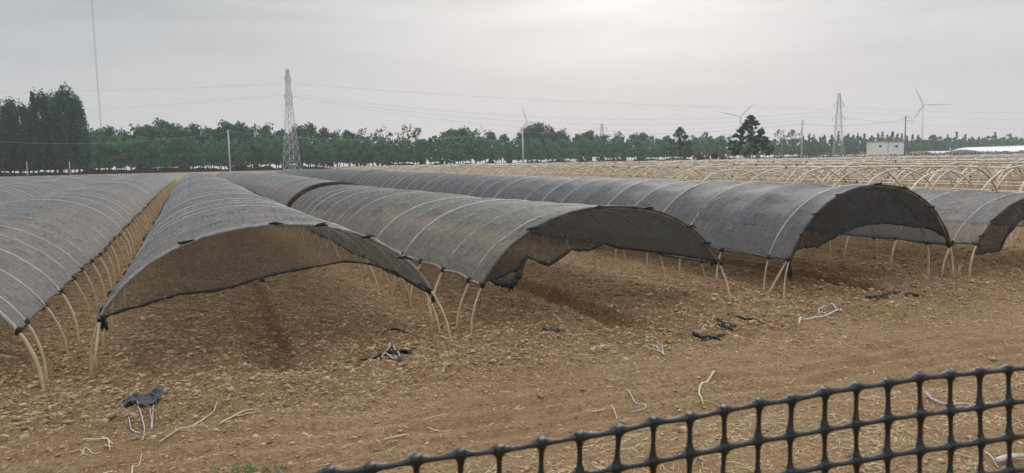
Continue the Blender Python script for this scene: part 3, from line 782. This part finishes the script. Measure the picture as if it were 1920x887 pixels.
# lone trees in front of the belt
def lone(px, by, ty, wpx, D, seed, ncl, nleaf, leaf, m, label):
    P = atd(px, by, D); g = tz(P[0], P[1]); hz = 318 - .021 * (px - 355)
    h = (hz - ty) * D / F + CH - g; cw = wpx / 2 * D / F
    gg = np.random.default_rng(seed); cl = []
    while len(cl) < ncl:
        u = gg.random(); a = gg.random() * 6.283; w_ = (1 - u) ** .8 * 1.2 * (min(1, u * 7 + .5))
        r_ = cw * 1.12 * w_ * gg.random() ** .3
        cl.append((r_ * math.cos(a), r_ * math.sin(a), h * .2 + h * .78 * u ** 1.15, .18 + .30 * gg.random()))
    cl = np.array(cl); idx = gg.integers(0, ncl, nleaf); d = gg.normal(size=(nleaf, 3)); d /= np.linalg.norm(d, axis=1)[:, None]
    c = cl[idx, :3] + d * (cl[idx, 3] * gg.random(nleaf) ** .4)[:, None] * np.array([1.2, 1.2, .9])
    a_ = gg.normal(size=(nleaf, 3)); a_ /= np.linalg.norm(a_, axis=1)[:, None]
    b_ = np.cross(a_, gg.normal(size=(nleaf, 3))); b_ /= np.linalg.norm(b_, axis=1)[:, None]; s = leaf * (.6 + .8 * gg.random(nleaf))[:, None]
    v = np.stack([c - a_ * s - b_ * s * .5, c + a_ * s * .3 - b_ * s * .7, c + a_ * s + b_ * s * .4, c - a_ * s * .4 + b_ * s * .7], 1).reshape(-1, 3)
    root = empty('lone_tree', (P[0], P[1], g)); tag(root, label, 'tree')
    link('crown', npmesh('crown', v, np.arange(nleaf * 4).reshape(-1, 4), m, smooth=False), root)
    b = MB(); b.tube([(0, 0, -.3), (.1, 0, h * .3), (0, .05, h * .6), (0, 0, h * .95)], [.16, .12, .07, .02], 7)
    for q in cl[:: max(1, ncl // 45)]:
        z0 = h * .2 + (q[2] - h * .2) * .55; b.tube([(0, 0, z0), (q[0] * .5, q[1] * .5, z0 + (q[2] - z0) * .35), (q[0], q[1], q[2])], [.05, .03, .012], 4)
    b.build('trunk', m_bark, root)
lone(1406, 300, 216, 80, 150, 1, 170, 9500, .14, m_leafd, 'dark cone-shaped lone tree with leafy clumps in front of the belt')
lone(1275, 304, 239, 60, 158, 4, 80, 2300, .13, m_leafd, 'small sparse lone tree with see-through top in front of the belt')

# round shrubs
for px, py, wd, lab in ((1312, 297, 12, 'low round dark shrub, the smaller of the two between the lone trees'), (1340, 293, 13, 'round dark shrub beside a smaller one between the lone trees')):
    D = 150; P = atd(px, py, D); g = tz(P[0], P[1]); g2 = np.random.default_rng(px); n = 500; r_ = wd / 2 * D / F
    zc = P[2]
    d = g2.normal(size=(n, 3)); d /= np.linalg.norm(d, axis=1)[:, None]; c = d * (r_ * g2.random(n) ** .3)[:, None]
    a_ = g2.normal(size=(n, 3)); a_ /= np.linalg.norm(a_, axis=1)[:, None]; b_ = np.cross(a_, d); s = .09
    v = np.stack([c - a_ * s - b_ * s, c + a_ * s - b_ * s, c + a_ * s + b_ * s, c - a_ * s + b_ * s], 1).reshape(-1, 3); v[:, 2] += zc - g
    root = empty('round_shrub', (P[0], P[1], g)); tag(root, lab, 'shrub')
    link('crown', npmesh('crown', v, np.arange(n * 4).reshape(-1, 4), m_shrub, smooth=False), root)
    b = MB(); b.tube([(0, 0, -.2), (0, 0, zc - g)], .05, 5); b.build('trunk', m_bark, root)

# ------------------------------------------------------------------ pylons, poles, mast, turbines, wires
def line_frame(px, by, ty, D):
    P = atd(px, by, D); g = tz(P[0], P[1]); h = atd(px, ty, D)[2] - g
    return P, g, h
def pylon(px, ty, D, basew, label, arms, face=0.0, br=.075, topw=.75):
    P, g, h = line_frame(px, 300, ty, D)
    root = empty('lattice_pylon', (P[0], P[1], g), face); tag(root, label, 'pylon', 'steel lattice pylons')
    b = MB()
    def wd(z_): 
        u = z_ / h
        return basew * (1 - u / .62) + topw * 1.45 * (u / .62) if u < .62 else topw * 1.45 + (topw * .55 - topw * 1.45) * (u - .62) / .38
    lv = [0]
    z_ = 0
    while z_ < h * .97:
        z_ += max(.9, wd(z_) * .95); lv.append(min(z_, h))
    cor = lambda z_: [(sx_ * wd(z_) / 2, sy_ * wd(z_) / 2, z_) for sx_, sy_ in ((-1, -1), (1, -1), (1, 1), (-1, 1))]
    for a, c_ in zip(lv[:-1], lv[1:]):
        ca, cc = cor(a), cor(c_)
        for k in range(4):
            b.bar(ca[k], cc[k], br); k2 = (k + 1) % 4
            b.bar(ca[k], cc[k2], br * .62); b.bar(ca[k2], cc[k], br * .62)
            b.bar(cc[k], cc[k2], br * .5)
    b.build('lattice_tower', m_steel, root)
    for (az, L) in arms:
        bb = MB(); zz = h * az
        for s in (-1, 1):
            tip = (s * L, 0, zz)
            for sy_ in (-1, 1):
                bb.bar((s * wd(zz) / 2, sy_ * wd(zz) / 2, zz), tip, br * .7); bb.bar((s * wd(zz) / 2, sy_ * wd(zz) / 2, zz + .9), tip, br * .7)
        ao = bb.build('cross_arm', m_steel, root)
        for s in (-1, 1):
            ib = MB(); ib.tube([(s * L, 0, zz), (s * L, 0, zz - .45), (s * L, 0, zz - .9)], [.05, .08, .05], 6); ib.build('insulator', m_steeld, ao)
    return root, P, g, h
D1 = 190
# face angle: arms almost edge on for the nearer pylon
_, P1, g1_, h1 = pylon(547, 128, D1, 3.2, 'tall pale lattice pylon, the nearer one, rising over the left half of the tree belt', [(.90, 1.35), (.73, 1.9), (.66, 1.1)], face=R(52), br=.065, topw=.9)
D2 = 215
_, P2, g2_, h2 = pylon(1571, 176, D2, 2.7, 'lattice pylon standing near the white hut', [(.84, 1.3), (.62, 1.75)], face=-yaw - R(10), br=.06, topw=.95)
pylon(1129, 232, 420, 2.5, 'tiny far pylon just showing above the middle of the belt', [(.87, 3.2), (.66, 3.0)], face=-yaw, br=.12, topw=1.3)

def catenary(A, B, sag, n=26): return [tuple(np.array(A) * (1 - i / n) + np.array(B) * i / n - np.array([0, 0, sag * 4 * (i / n) * (1 - i / n)])) for i in range(n + 1)]
def wire(A, B, sag, r, m, label, group='overhead power lines'):
    b = MB(); A = np.array(A); pts = catenary(A, B, sag)
    b.tube([tuple(np.array(p_) - A) for p_ in pts], r, 4, caps=False); o = b.build('power_line', m, None, tuple(A)); tag(o, label, 'power line', group)
for i, (y1, y2, sag_) in enumerate(((157, 205, 1.2), (176, 208, 4.2), (180, 213, 5.0), (181, 216, 6.3))):
    wire(atd(550, y1, D1), atd(1569, y2, D2), sag_, .022, m_wire, ['topmost long power line sagging between the two pylons', 'second power line from the top between the two pylons', 'third power line from the top between the two pylons', 'lowest power line between the two pylons'][i])
for i, (x1, y1, x2, y2) in enumerate(((541, 156, -700, 150), (538, 178, -700, 215))):
    wire(atd(x1, y1, D1), atd(x2, y2, 235), 3.0, .02, m_wire, ['upper power line leaving the nearer pylon past the poplars', 'lower power line leaving the nearer pylon past the poplars'][i])
for i, (y1, y2) in enumerate(((200, 185), (208, 205), (221, 232))):
    wire(atd(1576, y1, D2), atd(2400, y2, 190), 2.5, .016, m_wire, ['top', 'middle', 'bottom'][i] + ' power line leaving the far pylon over the turbine')

def upole(px, by, ty, r, D, label, arms=(), m=m_concrete):
    P, g, h = line_frame(px, by, ty, D)
    root = empty('utility_pole', (P[0], P[1], g), -yaw); tag(root, label, 'utility pole', 'utility poles along the field edge')
    b = MB(); b.tube([(0, 0, -.3), (0, 0, h)], [r * 1.25, r * .75], 8); b.build('pole', m, root)
    for dz, L in arms:
        b = MB(); b.box((L * .15, -.1, h - dz), (L, .07, .09)); bo = b.build('cross_arm', m_steeld, root, smooth=False)
        for s in (-.4, .45, .6):
            b = MB(); b.tube([(L * s, -.1, h - dz), (L * s, -.1, h - dz + .16)], [.05, .03], 6); b.build('insulator', m_white, bo)
    return P, g, h
pA = upole(432, 322, 244, .19, 172, 'pale concrete utility pole before the belt, between poplars and nearer pylon', ((.25, .8),))
pB = upole(981, 308, 238, .20, 178, 'pale concrete utility pole in line with the middle wind turbine', ((.3, .6),))
pC = upole(1503, 303, 226, .19, 165, 'slim grey utility pole between the dark lone tree and far pylon', ((.3, .5), (.9, .8)))
pD = upole(1696, 294, 218, .16, 165, 'dark utility pole with two cross-arms at the white hut', ((.35, 1.6), (1.1, 1.9)), m_steeld)
for i, (a, b_, ya, yb, sg) in enumerate((((-60, 262, 150), (431, 247, 172), 0, 0, 1.6), ((433, 247, 172), (980, 247, 178), 0, 0, 1.9), ((982, 247, 178), (1502, 232, 165), 0, 0, 1.4), ((1505, 232, 165), (1695, 224, 165), 0, 0, .8))):
    wire(atd(*a), atd(*b_), sg, .026, m_wirel if i < 2 else m_wire, ['pale cable from the frame edge to the first concrete pole, crossing the poplars', 'pale cable between the two concrete poles', 'thin cable from the middle concrete pole to the slim grey pole', 'short cable from the slim grey pole to the pole at the hut'][i], 'cables strung between the utility poles')
# thin posts in front of the belt at left
for i, px in enumerate((52, 132)):
    P, g, h = line_frame(px, 330, 303, 120); root = MB(); root.tube([(0, 0, -.3), (0, 0, h)], .06, 6)
    o = root.build('thin_post', m_concrete, None, (P[0], P[1], g)); tag(o, ['thin grey post before the poplar clump, nearer the frame edge', 'thin grey post at the end of the poplar clump'][i], 'post')
# guyed mast
Dm = 420; P = atd(190, 250, Dm); g = tz(P[0], P[1]); 
root = empty('radio_mast', (P[0], P[1], g)); tag(root, 'very tall thin guyed radio mast rising out of the picture', 'mast')
b = MB(); Hm = 120
for k in range(3):
    a = k * 2.094; b.bar((.35 * math.cos(a), .35 * math.sin(a), 0), (.35 * math.cos(a), .35 * math.sin(a), Hm), .05)
    for q in range(0, Hm, 2):
        a2 = (k + 1) * 2.094; b.bar((.35 * math.cos(a), .35 * math.sin(a), q), (.35 * math.cos(a2), .35 * math.sin(a2), q + 2), .04)
b.build('lattice', m_steeld, root)

def turbine(px, py, D, blades, label, gs=1.0):
    P = atd(px, py, D); g = tz(P[0], P[1]); h = P[2] - g
    root = empty('wind_turbine', (P[0], P[1], g), -yaw - math.atan((px - 960) / F)); tag(root, label, 'wind turbine', 'white wind turbines far beyond the trees')
    b = MB(); b.tube([(0, 0, -1), (0, 0, h * .5), (0, 0, h)], [2.3, 1.9, 1.4], 12); b.build('tower', m_white, root)
    b = MB(); b.box((0, 2.2, h + .8), (3.4, 9, 3.4)); b.build('nacelle', m_white, root, smooth=False)
    b = MB(); b.tube([(0, -4.2, h + .8), (0, -3.2, h + .8), (0, -2, h + .8)], [.4, 1.5, 1.9], 10); hub = b.build('rotor_hub', m_white, root)
    for (dx, dy) in blades:
        v = Vector((dx * D / F, 0, -dy * D / F)); L = v.length; e = v / L; n_ = e.cross(Vector((0, 1, 0)))
        b = MB(); vs = []
        for u, c_, th in ((0, 1.0, 1.0), (.06, 1.0, 1.0), (.2, 1.9, .55), (.45, 1.35, .36), (.75, .8, .2), (1, .22, .08)):
            p_ = Vector((0, -3, h + .8)) + e * (L * u)
            base_ = len(b.v)
            for sx_, sy_ in ((-1, 0), (0, -1), (1, 0), (0, 1)): b.v.append(tuple(p_ + n_ * (c_ * sx_) + Vector((0, 1, 0)) * (th * sy_)))
            if base_ >= 4:
                for k in range(4): b.f.append((base_ - 4 + k, base_ - 4 + (k + 1) % 4, base_ + (k + 1) % 4, base_ + k))
        b.f.append((0, 1, 2, 3)); b.f.append(tuple(len(b.v) - 4 + k for k in range(4)))
        b.build('blade', m_white, hub)
turbine(1731, 197, 1330, [(-16, -38), (49, 3), (-20, 37)], 'wind turbine with whole tower visible, behind the pole at the hut')
turbine(1388, 219, 1450, [(-39, -10), (27, -25), (8, 40)], 'wind turbine half hidden behind the dark lone tree')
turbine(988, 229, 1400, [(-11, -35), (41, 7), (-26, 30)], 'wind turbine directly above the middle concrete pole')
turbine(909, 253, 1900, [(-10, -25), (27, 5), (-16, 22)], 'wind turbine mostly hidden, one blade above the belt')

# ------------------------------------------------------------------ hut, field fence, greenhouses
def hut():
    D = 160; L = atd(1637, 295, D); Rr = atd(1695, 293, D); g = tz(L[0], L[1]); ztop = atd(1660, 266, D)[2] - g
    wd = np.linalg.norm((Rr - L)[:2]); ang = math.atan2(Rr[1] - L[1], Rr[0] - L[0])
    root = empty('site_hut', (L[0], L[1], g), ang); tag(root, 'white panel hut with two small dark windows beside a utility pole', 'hut')
    dep = 3.0
    b = MB(); b.box((wd * .235, dep / 2, ztop / 2), (wd * .47, dep, ztop)); b.build('wall', m_wall, root, smooth=False)
    b = MB(); b.box((wd * .74, dep / 2 + .1, ztop / 2 - .02), (wd * .51, dep, ztop - .02)); b.build('wall', m_wall, root, smooth=False)
    b = MB(); b.box((wd * .5, dep / 2, ztop + .07), (wd + .3, dep + .3, .12)); b.build('roof', m_roof, root, smooth=False)
    b = MB(); b.box((wd * .475, -.03, ztop / 2), (.09, .06, ztop)); b.build('joint_post', m_roof, root, smooth=False)
    for x in (.22, .745):
        b = MB(); b.box((wd * x, 0.0, ztop * .74), (.62, .10 if x < .5 else .26, .42)); wo_ = b.build('window', m_roof, root, smooth=False)
        b = MB(); b.box((wd * x, -.06 if x < .5 else -.14, ztop * .74), (.50, .04, .32)); b.build('pane', m_glass, wo_, smooth=False)
hut()
def field_fence(px0, px1, D, yt, label, lab2=None):
    A = atd(px0, 300, D); B = atd(px1, 300, D); n = 90
    g0 = tz(A[0], A[1]); root = empty('field_fence', (A[0], A[1], g0)); tag(root, label, 'fence')
    L = np.linalg.norm((B - A)[:2]); rr = random.Random(3)
    b = MB()
    for k in range(n * 4):
        u = k / (n * 4); P = A + (B - A) * u; h = rr.uniform(.7, 1.15) + .1; g = tz(P[0], P[1]) - g0
        b.box((P[0] - A[0], P[1] - A[1], g + h / 2), (L / n / 4 * .8, .03, h), Matrix.Rotation(-yaw, 3, 'Z'))
    o = b.build('mesh_panel', m_band, root, smooth=False)
    mb_ = None
    for k in range(n):
        u = k / n; P = A + (B - A) * u; h = rr.uniform(1.25, 1.6); g = tz(P[0], P[1]) - g0
        b = MB(); b.tube([(0, 0, -.2), (rr.uniform(-.06, .06), 0, h)], .045, 5); b.build('post', m_bamgrey if k % 3 else m_concrete, root, (P[0] - A[0], P[1] - A[1], g))
field_fence(1395, 1990, 150, 290, 'long grey-brown post and mesh fence along the far field edge')
def greenhouse(px, D, wd, L, h, label, az):
    P = atd(px, 290, D); g = tz(P[0], P[1]); root = empty('plastic_greenhouse', (P[0], P[1], g), az); tag(root, label, 'greenhouse', 'low white plastic greenhouses')
    b = MB(); n = 14
    for e in range(7):
        y = (e / 6 - .5) * L
        for k in range(n + 1):
            a = math.pi * k / n; b.v.append((-wd / 2 * math.cos(a), y, h * math.sin(a) ** .9 if 0 < k < n else 0))
    for e in range(6):
        for k in range(n): q = e * (n + 1) + k; b.f.append((q, q + 1, q + n + 2, q + n + 1))
    b.f.append(tuple(range(n + 1))); b.f.append(tuple(reversed(range(6 * (n + 1), 7 * (n + 1)))))
    b.build('film_cover', m_film, root)
    for e in (-1, 1):
        b = MB(); b.tube([(-wd / 2 * math.cos(math.pi * k / n) * 1.01, e * L / 2, h * 1.01 * math.sin(math.pi * k / n)) for k in range(n + 1)], .06, 5); b.build('end_hoop', m_steel, root)
greenhouse(1915, 185, 11, 40, 2.3, 'big white plastic greenhouse at the frame edge', R(-20))
greenhouse(1845, 190, 9, 34, 1.5, 'low pale plastic greenhouse next to the bigger white one', R(-70))
greenhouse(1770, 195, 7, 34, 1.4, 'low pale plastic greenhouse between the big one and the hut', R(-70))

# ------------------------------------------------------------------ ground litter
def straw():
    g = random.Random(11); b = MB()
    heaps = [(g.uniform(.5, 9), None) for _ in range(70)]
    n = 0
    while n < 2600:
        if n < 2000:
            hx = g.choice(heaps)[0] if g.random() < .75 else g.uniform(.2, 9)
            if g.random() > .35 + .08 * hx: continue
            hh = random.Random(int(hx * 1000)); x = hx + g.gauss(0, .16)
            y = 4.75 - (hx - 2) * .12 + hh.gauss(-.30, .45) + g.gauss(0, .10)
        else:
            x = g.uniform(-2.5, 9.5); y = g.uniform(4.4, 9)
        if n % 5 == 0: L = g.uniform(.05, .16)
        else: L = g.uniform(.02, .075)
        zz = tz(x, y) + .006; a = g.uniform(0, 6.28) if g.random() < .6 else g.gauss(.2, .6); cv = g.choice((0, 0, .15, -.2, .5, -.6)) * g.uniform(.4, 1.3)
        r_ = g.uniform(.0016, .0036)
        pts = [(x, y, zz)]
        for k in range(2):
            a += cv; x += math.cos(a) * L / 2; y += math.sin(a) * L / 2
            pts.append((x, y, tz(x, y) + .008 + abs(g.gauss(0, .010))))
        b.tube(pts, [r_, r_, r_ * .5], 4, flat=.6); n += 1
    o = b.build('straw_litter', m_straw); tag(o, 'dry yellow straw bits strewn over the soil behind the lattice fence', 'straw', kind='stuff')
straw()
def curve_thing(name, strands, m, label, cat, parts=None):
    """strands: list of (pixel polyline, radius, lift); the first point is the origin"""
    P0 = atz(*strands[0][0][0]); z0 = tz(P0[0], P0[1])
    def pts_(pl, lift):
        out = []
        pp = [atz(*q) for q in pl]
        for a, b_ in zip(pp[:-1], pp[1:]):
            for k in range(5):
                q = a + (b_ - a) * k / 5; out.append(q)
        out.append(pp[-1]); out = np.array(out)
        sm = out.copy(); sm[1:-1] = (out[:-2] + out[1:-1] * 2 + out[2:]) / 4
        return [(q[0] - P0[0], q[1] - P0[1], tz(q[0], q[1]) - z0 + lift) for q in sm]
    b = MB()
    for pl, r_, lift in strands:
        p_ = pts_(pl, lift + r_); n = len(p_)
        b.tube(p_, [r_ * (1 - .5 * (k / (n - 1)) ** 2) * random.uniform(.85, 1.15) for k in range(n)], 6)
    o = b.build(name, m, None, (P0[0], P0[1], z0)); tag(o, label, cat)
    if parts:
        for nm, sts, mm in parts:
            b = MB()
            for pl, r_, lift in sts: 
                p_ = pts_(pl, lift + r_); b.tube(p_, r_, 6, flat=.6)
            b.build(nm, mm, o)
    return o
curve_thing('net_scrap', [([(228, 754), (255, 747), (300, 750)], .016, .0), ([(240, 750), (275, 756), (300, 748)], .014, .0)], m_hem,
            'torn grey net scrap with pale cords dangling into a soil hole', 'net scrap',
            [('pale_cord', [([(218, 762), (240, 752), (260, 741)], .006, .015), ([(298, 743), (308, 738), (318, 742)], .006, .015), ([(256, 756), (262, 772), (271, 790), (267, 820)], .006, .010), ([(241, 780), (245, 792), (262, 799)], .006, .010), ([(291, 750), (287, 766), (284, 800)], .006, .010), ([(281, 768), (284, 780), (283, 796)], .005, .010)], m_pale)])
curve_thing('net_scrap', [([(676, 672), (700, 668), (722, 660), (735, 656)], .016, .0), ([(735, 656), (750, 664), (752, 676), (722, 674)], .012, .0)], m_knot, 'black net scrap wound round bamboo bits before the widest tunnel', 'net scrap',
            [('bamboo_piece', [([(716, 668), (732, 654)], .014, .02), ([(718, 670), (745, 672)], .012, .02), ([(738, 655), (750, 670)], .012, .02), ([(700, 672), (712, 681)], .007, .01)], m_bamnet)])
curve_thing('net_strip', [([(721, 626), (745, 627), (786, 629)], .018, .0)], m_knot, 'short straight black strip lying at the mouth of the widest tunnel', 'net strip')
curve_thing('wilted_weed', [([(645, 679), (655, 683), (670, 684)], .010, .0), ([(655, 680), (668, 676), (672, 682)], .012, .0)], m_weed, 'small green-brown wilted weed beside the bamboo bits', 'weed')
curve_thing('net_scrap', [([(1020, 624), (1035, 628), (1055, 626)], .020, .0), ([(1035, 622), (1052, 625)], .014, .0)], m_knot, 'small crumpled black scrap before the ragged tunnel mouth', 'net scrap')
curve_thing('net_strip', [([(1300, 620), (1322, 629), (1350, 637)], .024, .0), ([(1345, 634), (1352, 628)], .014, .0)], m_knot, 'thick black strip nearest the fork of pale cord', 'net strip',
            [('pale_cord', [([(1302, 617), (1318, 616), (1328, 602), (1340, 597)], .008, .01)], m_bamnet)])
curve_thing('net_strip', [([(1344, 603), (1360, 612), (1374, 617)], .018, .0), ([(1350, 608), (1372, 611)], .012, 0)], m_knot, 'short crumpled black strip between two longer ones', 'net strip')
curve_thing('net_strip', [([(1364, 593), (1400, 598), (1430, 602), (1470, 609)], .018, .0)], m_knot, 'longest black strip on the soil, thin and straight', 'net strip',)
curve_thing('bent_rod', [([(1498, 608), (1502, 600), (1545, 596), (1579, 592), (1565, 583), (1548, 578), (1533, 583), (1540, 592), (1552, 595)], .014, .005)], m_pale, 'white bent rod twisted into a loop before the tallest tunnel', 'rod')
for pl, lab in (([(1634, 563), (1646, 560), (1654, 560)], 'small black scrap before the tallest tunnel, closest to the white bent rod'), ([(1668, 556), (1680, 557)], 'small black scrap before the tallest tunnel, middle of three'), ([(1698, 558), (1720, 557)], 'small black scrap before the tallest tunnel, farthest from the rod')):
    curve_thing('net_scrap', [(pl, .022, 0), ([(pl[0][0] + 3, pl[0][1] - 2), pl[-1]], .014, .01)], m_knot, lab, 'net scrap')
curve_thing('branched_twig', [([(1246, 673), (1232, 664), (1222, 655), (1202, 646)], .009, .012), ([(1238, 668), (1218, 665), (1199, 657)], .006, .01), ([(1244, 671), (1240, 655), (1230, 647)], .006, .01)], m_pale, 'pale forked twig with three arms on the bare soil', 'twig')
curve_thing('bamboo_sliver', [([(1339, 698), (1322, 710), (1311, 725), (1311, 737), (1319, 748)], .012, .01)], m_twig, 'thick curved bamboo sliver lying alone', 'bamboo sliver', [('side_shoot', [([(1319, 743), (1345, 744), (1366, 752)], .004, 0)], m_twig)])
curve_thing('dry_stick', [([(1173, 730), (1190, 744), (1214, 759), (1180, 766)], .006, .008)], m_pale, 'thin pale stick bent back in a sharp V', 'stick')
curve_thing('dry_stick', [([(1108, 770), (1136, 767)], .007, .01), ([(1147, 762), (1156, 772), (1159, 785)], .006, .01)], m_twig, 'short pale stick pair just above the lattice fence', 'stick')
curve_thing('dry_branch', [([(298, 823), (330, 812), (362, 802), (390, 785), (408, 768)], .009, .01), ([(345, 807), (370, 804), (388, 806)], .006, .01), ([(332, 812), (329, 800)], .006, .01)], m_twig, 'long dry branch running up from the hole with the net scrap', 'branch')
curve_thing('dry_branch', [([(412, 803), (440, 787), (470, 775), (486, 771)], .008, .01), ([(440, 787), (470, 781), (494, 775)], .006, .01)], m_twig, 'shorter forked dry stalk beside the long dry branch', 'branch')
curve_thing('root_clump', [([(155, 832), (178, 829), (196, 823), (212, 832)], .009, .01), ([(192, 818), (203, 826), (206, 838)], .009, .015), ([(196, 834), (212, 834)], .007, .01), ([(150, 852), (160, 838), (175, 845), (190, 840)], .006, .0), ([(130, 846), (150, 842), (165, 850)], .006, 0)], m_twig, 'tangled clump of pale dry roots on the near soil', 'roots')
curve_thing('dry_stick', [([(0, 823), (17, 823)], .008, .01)], m_twig, 'stub of dry stick at the very edge of the frame', 'stick')
curve_thing('dry_stick', [([(192, 876), (205, 874), (210, 868), (204, 882), (196, 887)], .007, .01)], m_twig, 'small crossed pale stalk below the clump of dry roots', 'stick')
curve_thing('dry_stick', [([(245, 900), (250, 875), (258, 868), (266, 850)], .006, .02)], m_twig, 'upright pale stalk at the bottom below the long dry branch', 'stick')
curve_thing('dry_stick', [([(720, 822), (745, 818), (768, 812)], .008, .01)], m_twig, 'straight pale stick on the compacted track', 'stick')
curve_thing('dry_stick', [([(800, 772), (820, 775), (842, 775)], .006, .01), ([(800, 792), (830, 796)], .006, .01), ([(830, 796), (848, 793)], .005, .01)], m_twig, 'pair of short pale stalks above the track stick', 'stick')
curve_thing('white_tube', [([(1737, 748), (1750, 754), (1775, 762), (1830, 766)], .013, .01)], m_pale, 'white tube lying on the soil seen through the lattice', 'tube')
curve_thing('flat_blade', [([(1868, 880), (1895, 874), (1925, 866)], .022, .02), ([(1848, 853), (1862, 872), (1872, 886)], .006, .010)], m_pale, 'broad pale strip at the bottom behind the lattice', 'strip')

def crumple(o, px, py, sx, sy, seed, m, hgt=.05):
    P = atz(px, py); g = np.random.default_rng(seed); nu, nv = 26, 18
    u = np.linspace(-1, 1, nu)[:, None] + np.zeros((1, nv)); v = np.linspace(-1, 1, nv)[None] + np.zeros((nu, 1))
    x = P[0] + u * sx * (1 + .5 * vnoise(v * 2.3 + seed, u * 0 + 2, seed)) + .35 * sx * vnoise(u * 2 + 3, v * 2, seed + 7)
    y = P[1] + v * sy * (1 + .7 * vnoise(u * 2.7 + seed, v * 0 + 4, seed + 1)) + .8 * sy * vnoise(u * 1.7, v * 2 + 9, seed + 8)
    hh = hgt * (np.abs(vnoise(u * 3.1, v * 2.6, seed + 2)) * 2.2 + np.abs(vnoise(u * 7, v * 5, seed + 3)) * .9)
    z = terrain(x, y) + .004 + hh - .012
    V = np.stack([x, y, z], -1).reshape(-1, 3) - np.array(o.location)
    i = np.arange(nu - 1)[:, None] * nv; k = np.arange(nv - 1)[None]
    f = np.stack([i + k, i + k + 1, i + nv + k + 1, i + nv + k], -1).reshape(-1, 4)
    link('cloth', npmesh('cloth', V, f, m), o)
scr = {o_['label']: o_ for o_ in bpy.data.objects if o_.name.startswith(('net_scrap', 'net_strip'))}
def lab(w_): return [o_ for l_, o_ in scr.items() if w_ in l_][0]
crumple(lab('torn grey'), 270, 755, .17, .13, 1, m_hem, .07)
crumple(lab('wound round'), 738, 664, .15, .09, 2, m_hemdark, .05)
crumple(lab('small crumpled black'), 1038, 626, .13, .06, 3, m_hemdark, .04)
crumple(lab('thick black strip'), 1335, 633, .14, .05, 4, m_hemdark, .04)
crumple(lab('short crumpled black strip'), 1360, 611, .11, .07, 5, m_hemdark, .03)
crumple(lab('closest to the white'), 1645, 562, .15, .08, 6, m_hemdark, .05)
crumple(lab('middle of three'), 1674, 557, .12, .06, 7, m_hemdark, .04)
crumple(lab('farthest from the rod'), 1708, 558, .14, .06, 8, m_hemdark, .04)
# weeds
def weed(pxs, label, n, hgt, mats):
    P = atz(*pxs); z0 = tz(P[0], P[1]); g = random.Random(int(pxs[0])); b = MB()
    for _ in range(n):
        x = g.gauss(0, .16); y = g.gauss(0, .07); a = g.uniform(0, 6.28); L = g.uniform(.4, 1) * hgt; z_ = tz(P[0] + x, P[1] + y) - z0
        b.tube([(x, y, z_), (x + math.cos(a) * L * .5, y + math.sin(a) * L * .5, z_ + L * .6), (x + math.cos(a) * L * 1.1, y + math.sin(a) * L * 1.1, z_ + L * .55)], [.003, .005, .001], 4, flat=.3)
    o = b.build('weed_clump', mats, None, (P[0], P[1], z0)); tag(o, label, 'weeds', kind='stuff')
weed((465, 886), 'small green weed clump at the bottom of the picture', 90, .07, m_weed)
weed((1118, 612 + 272), 'short dry weed tuft behind the lattice fence', 50, .07, m_straw)
# dry weeds beside the right leg of T4
P = aty(1790, 528, 9.0)
b = MB(); g = random.Random(4)
for k in range(9):
    dx = g.uniform(-.10, .12); b.tube([(dx, g.uniform(-.1, .1), 0), (dx * 1.2, 0, .15), (dx * 1.8, g.uniform(-.05, .05), g.uniform(.2, .38))], [.006, .005, .002], 4)
o = b.build('dry_weed', m_twig, None, (P[0], P[1], tz(P[0], P[1]))); tag(o, 'dry yellow weed standing at the right foot of the tallest tunnel', 'weed')

# ------------------------------------------------------------------ haze
def haze():
    m = bpy.data.materials.new('haze'); m.use_nodes = True; t = NT(m.node_tree)
    pv = t.n('ShaderNodeVolumePrincipled'); pv.inputs['Color'].default_value = (.88, .90, .95, 1); pv.inputs['Density'].default_value = .00042; pv.inputs['Anisotropy'].default_value = .2
    o = t.n('ShaderNodeOutputMaterial'); t.l(pv.outputs[0], o.inputs['Volume'])
    b = MB(); b.box((500, 1150, 74), (4200, 4200, 152)); ob = b.build('haze', m, smooth=False); tag(ob, 'thin pale haze over the fields and tree belt', 'haze', kind='stuff')
HAZE = True
if HAZE: haze()
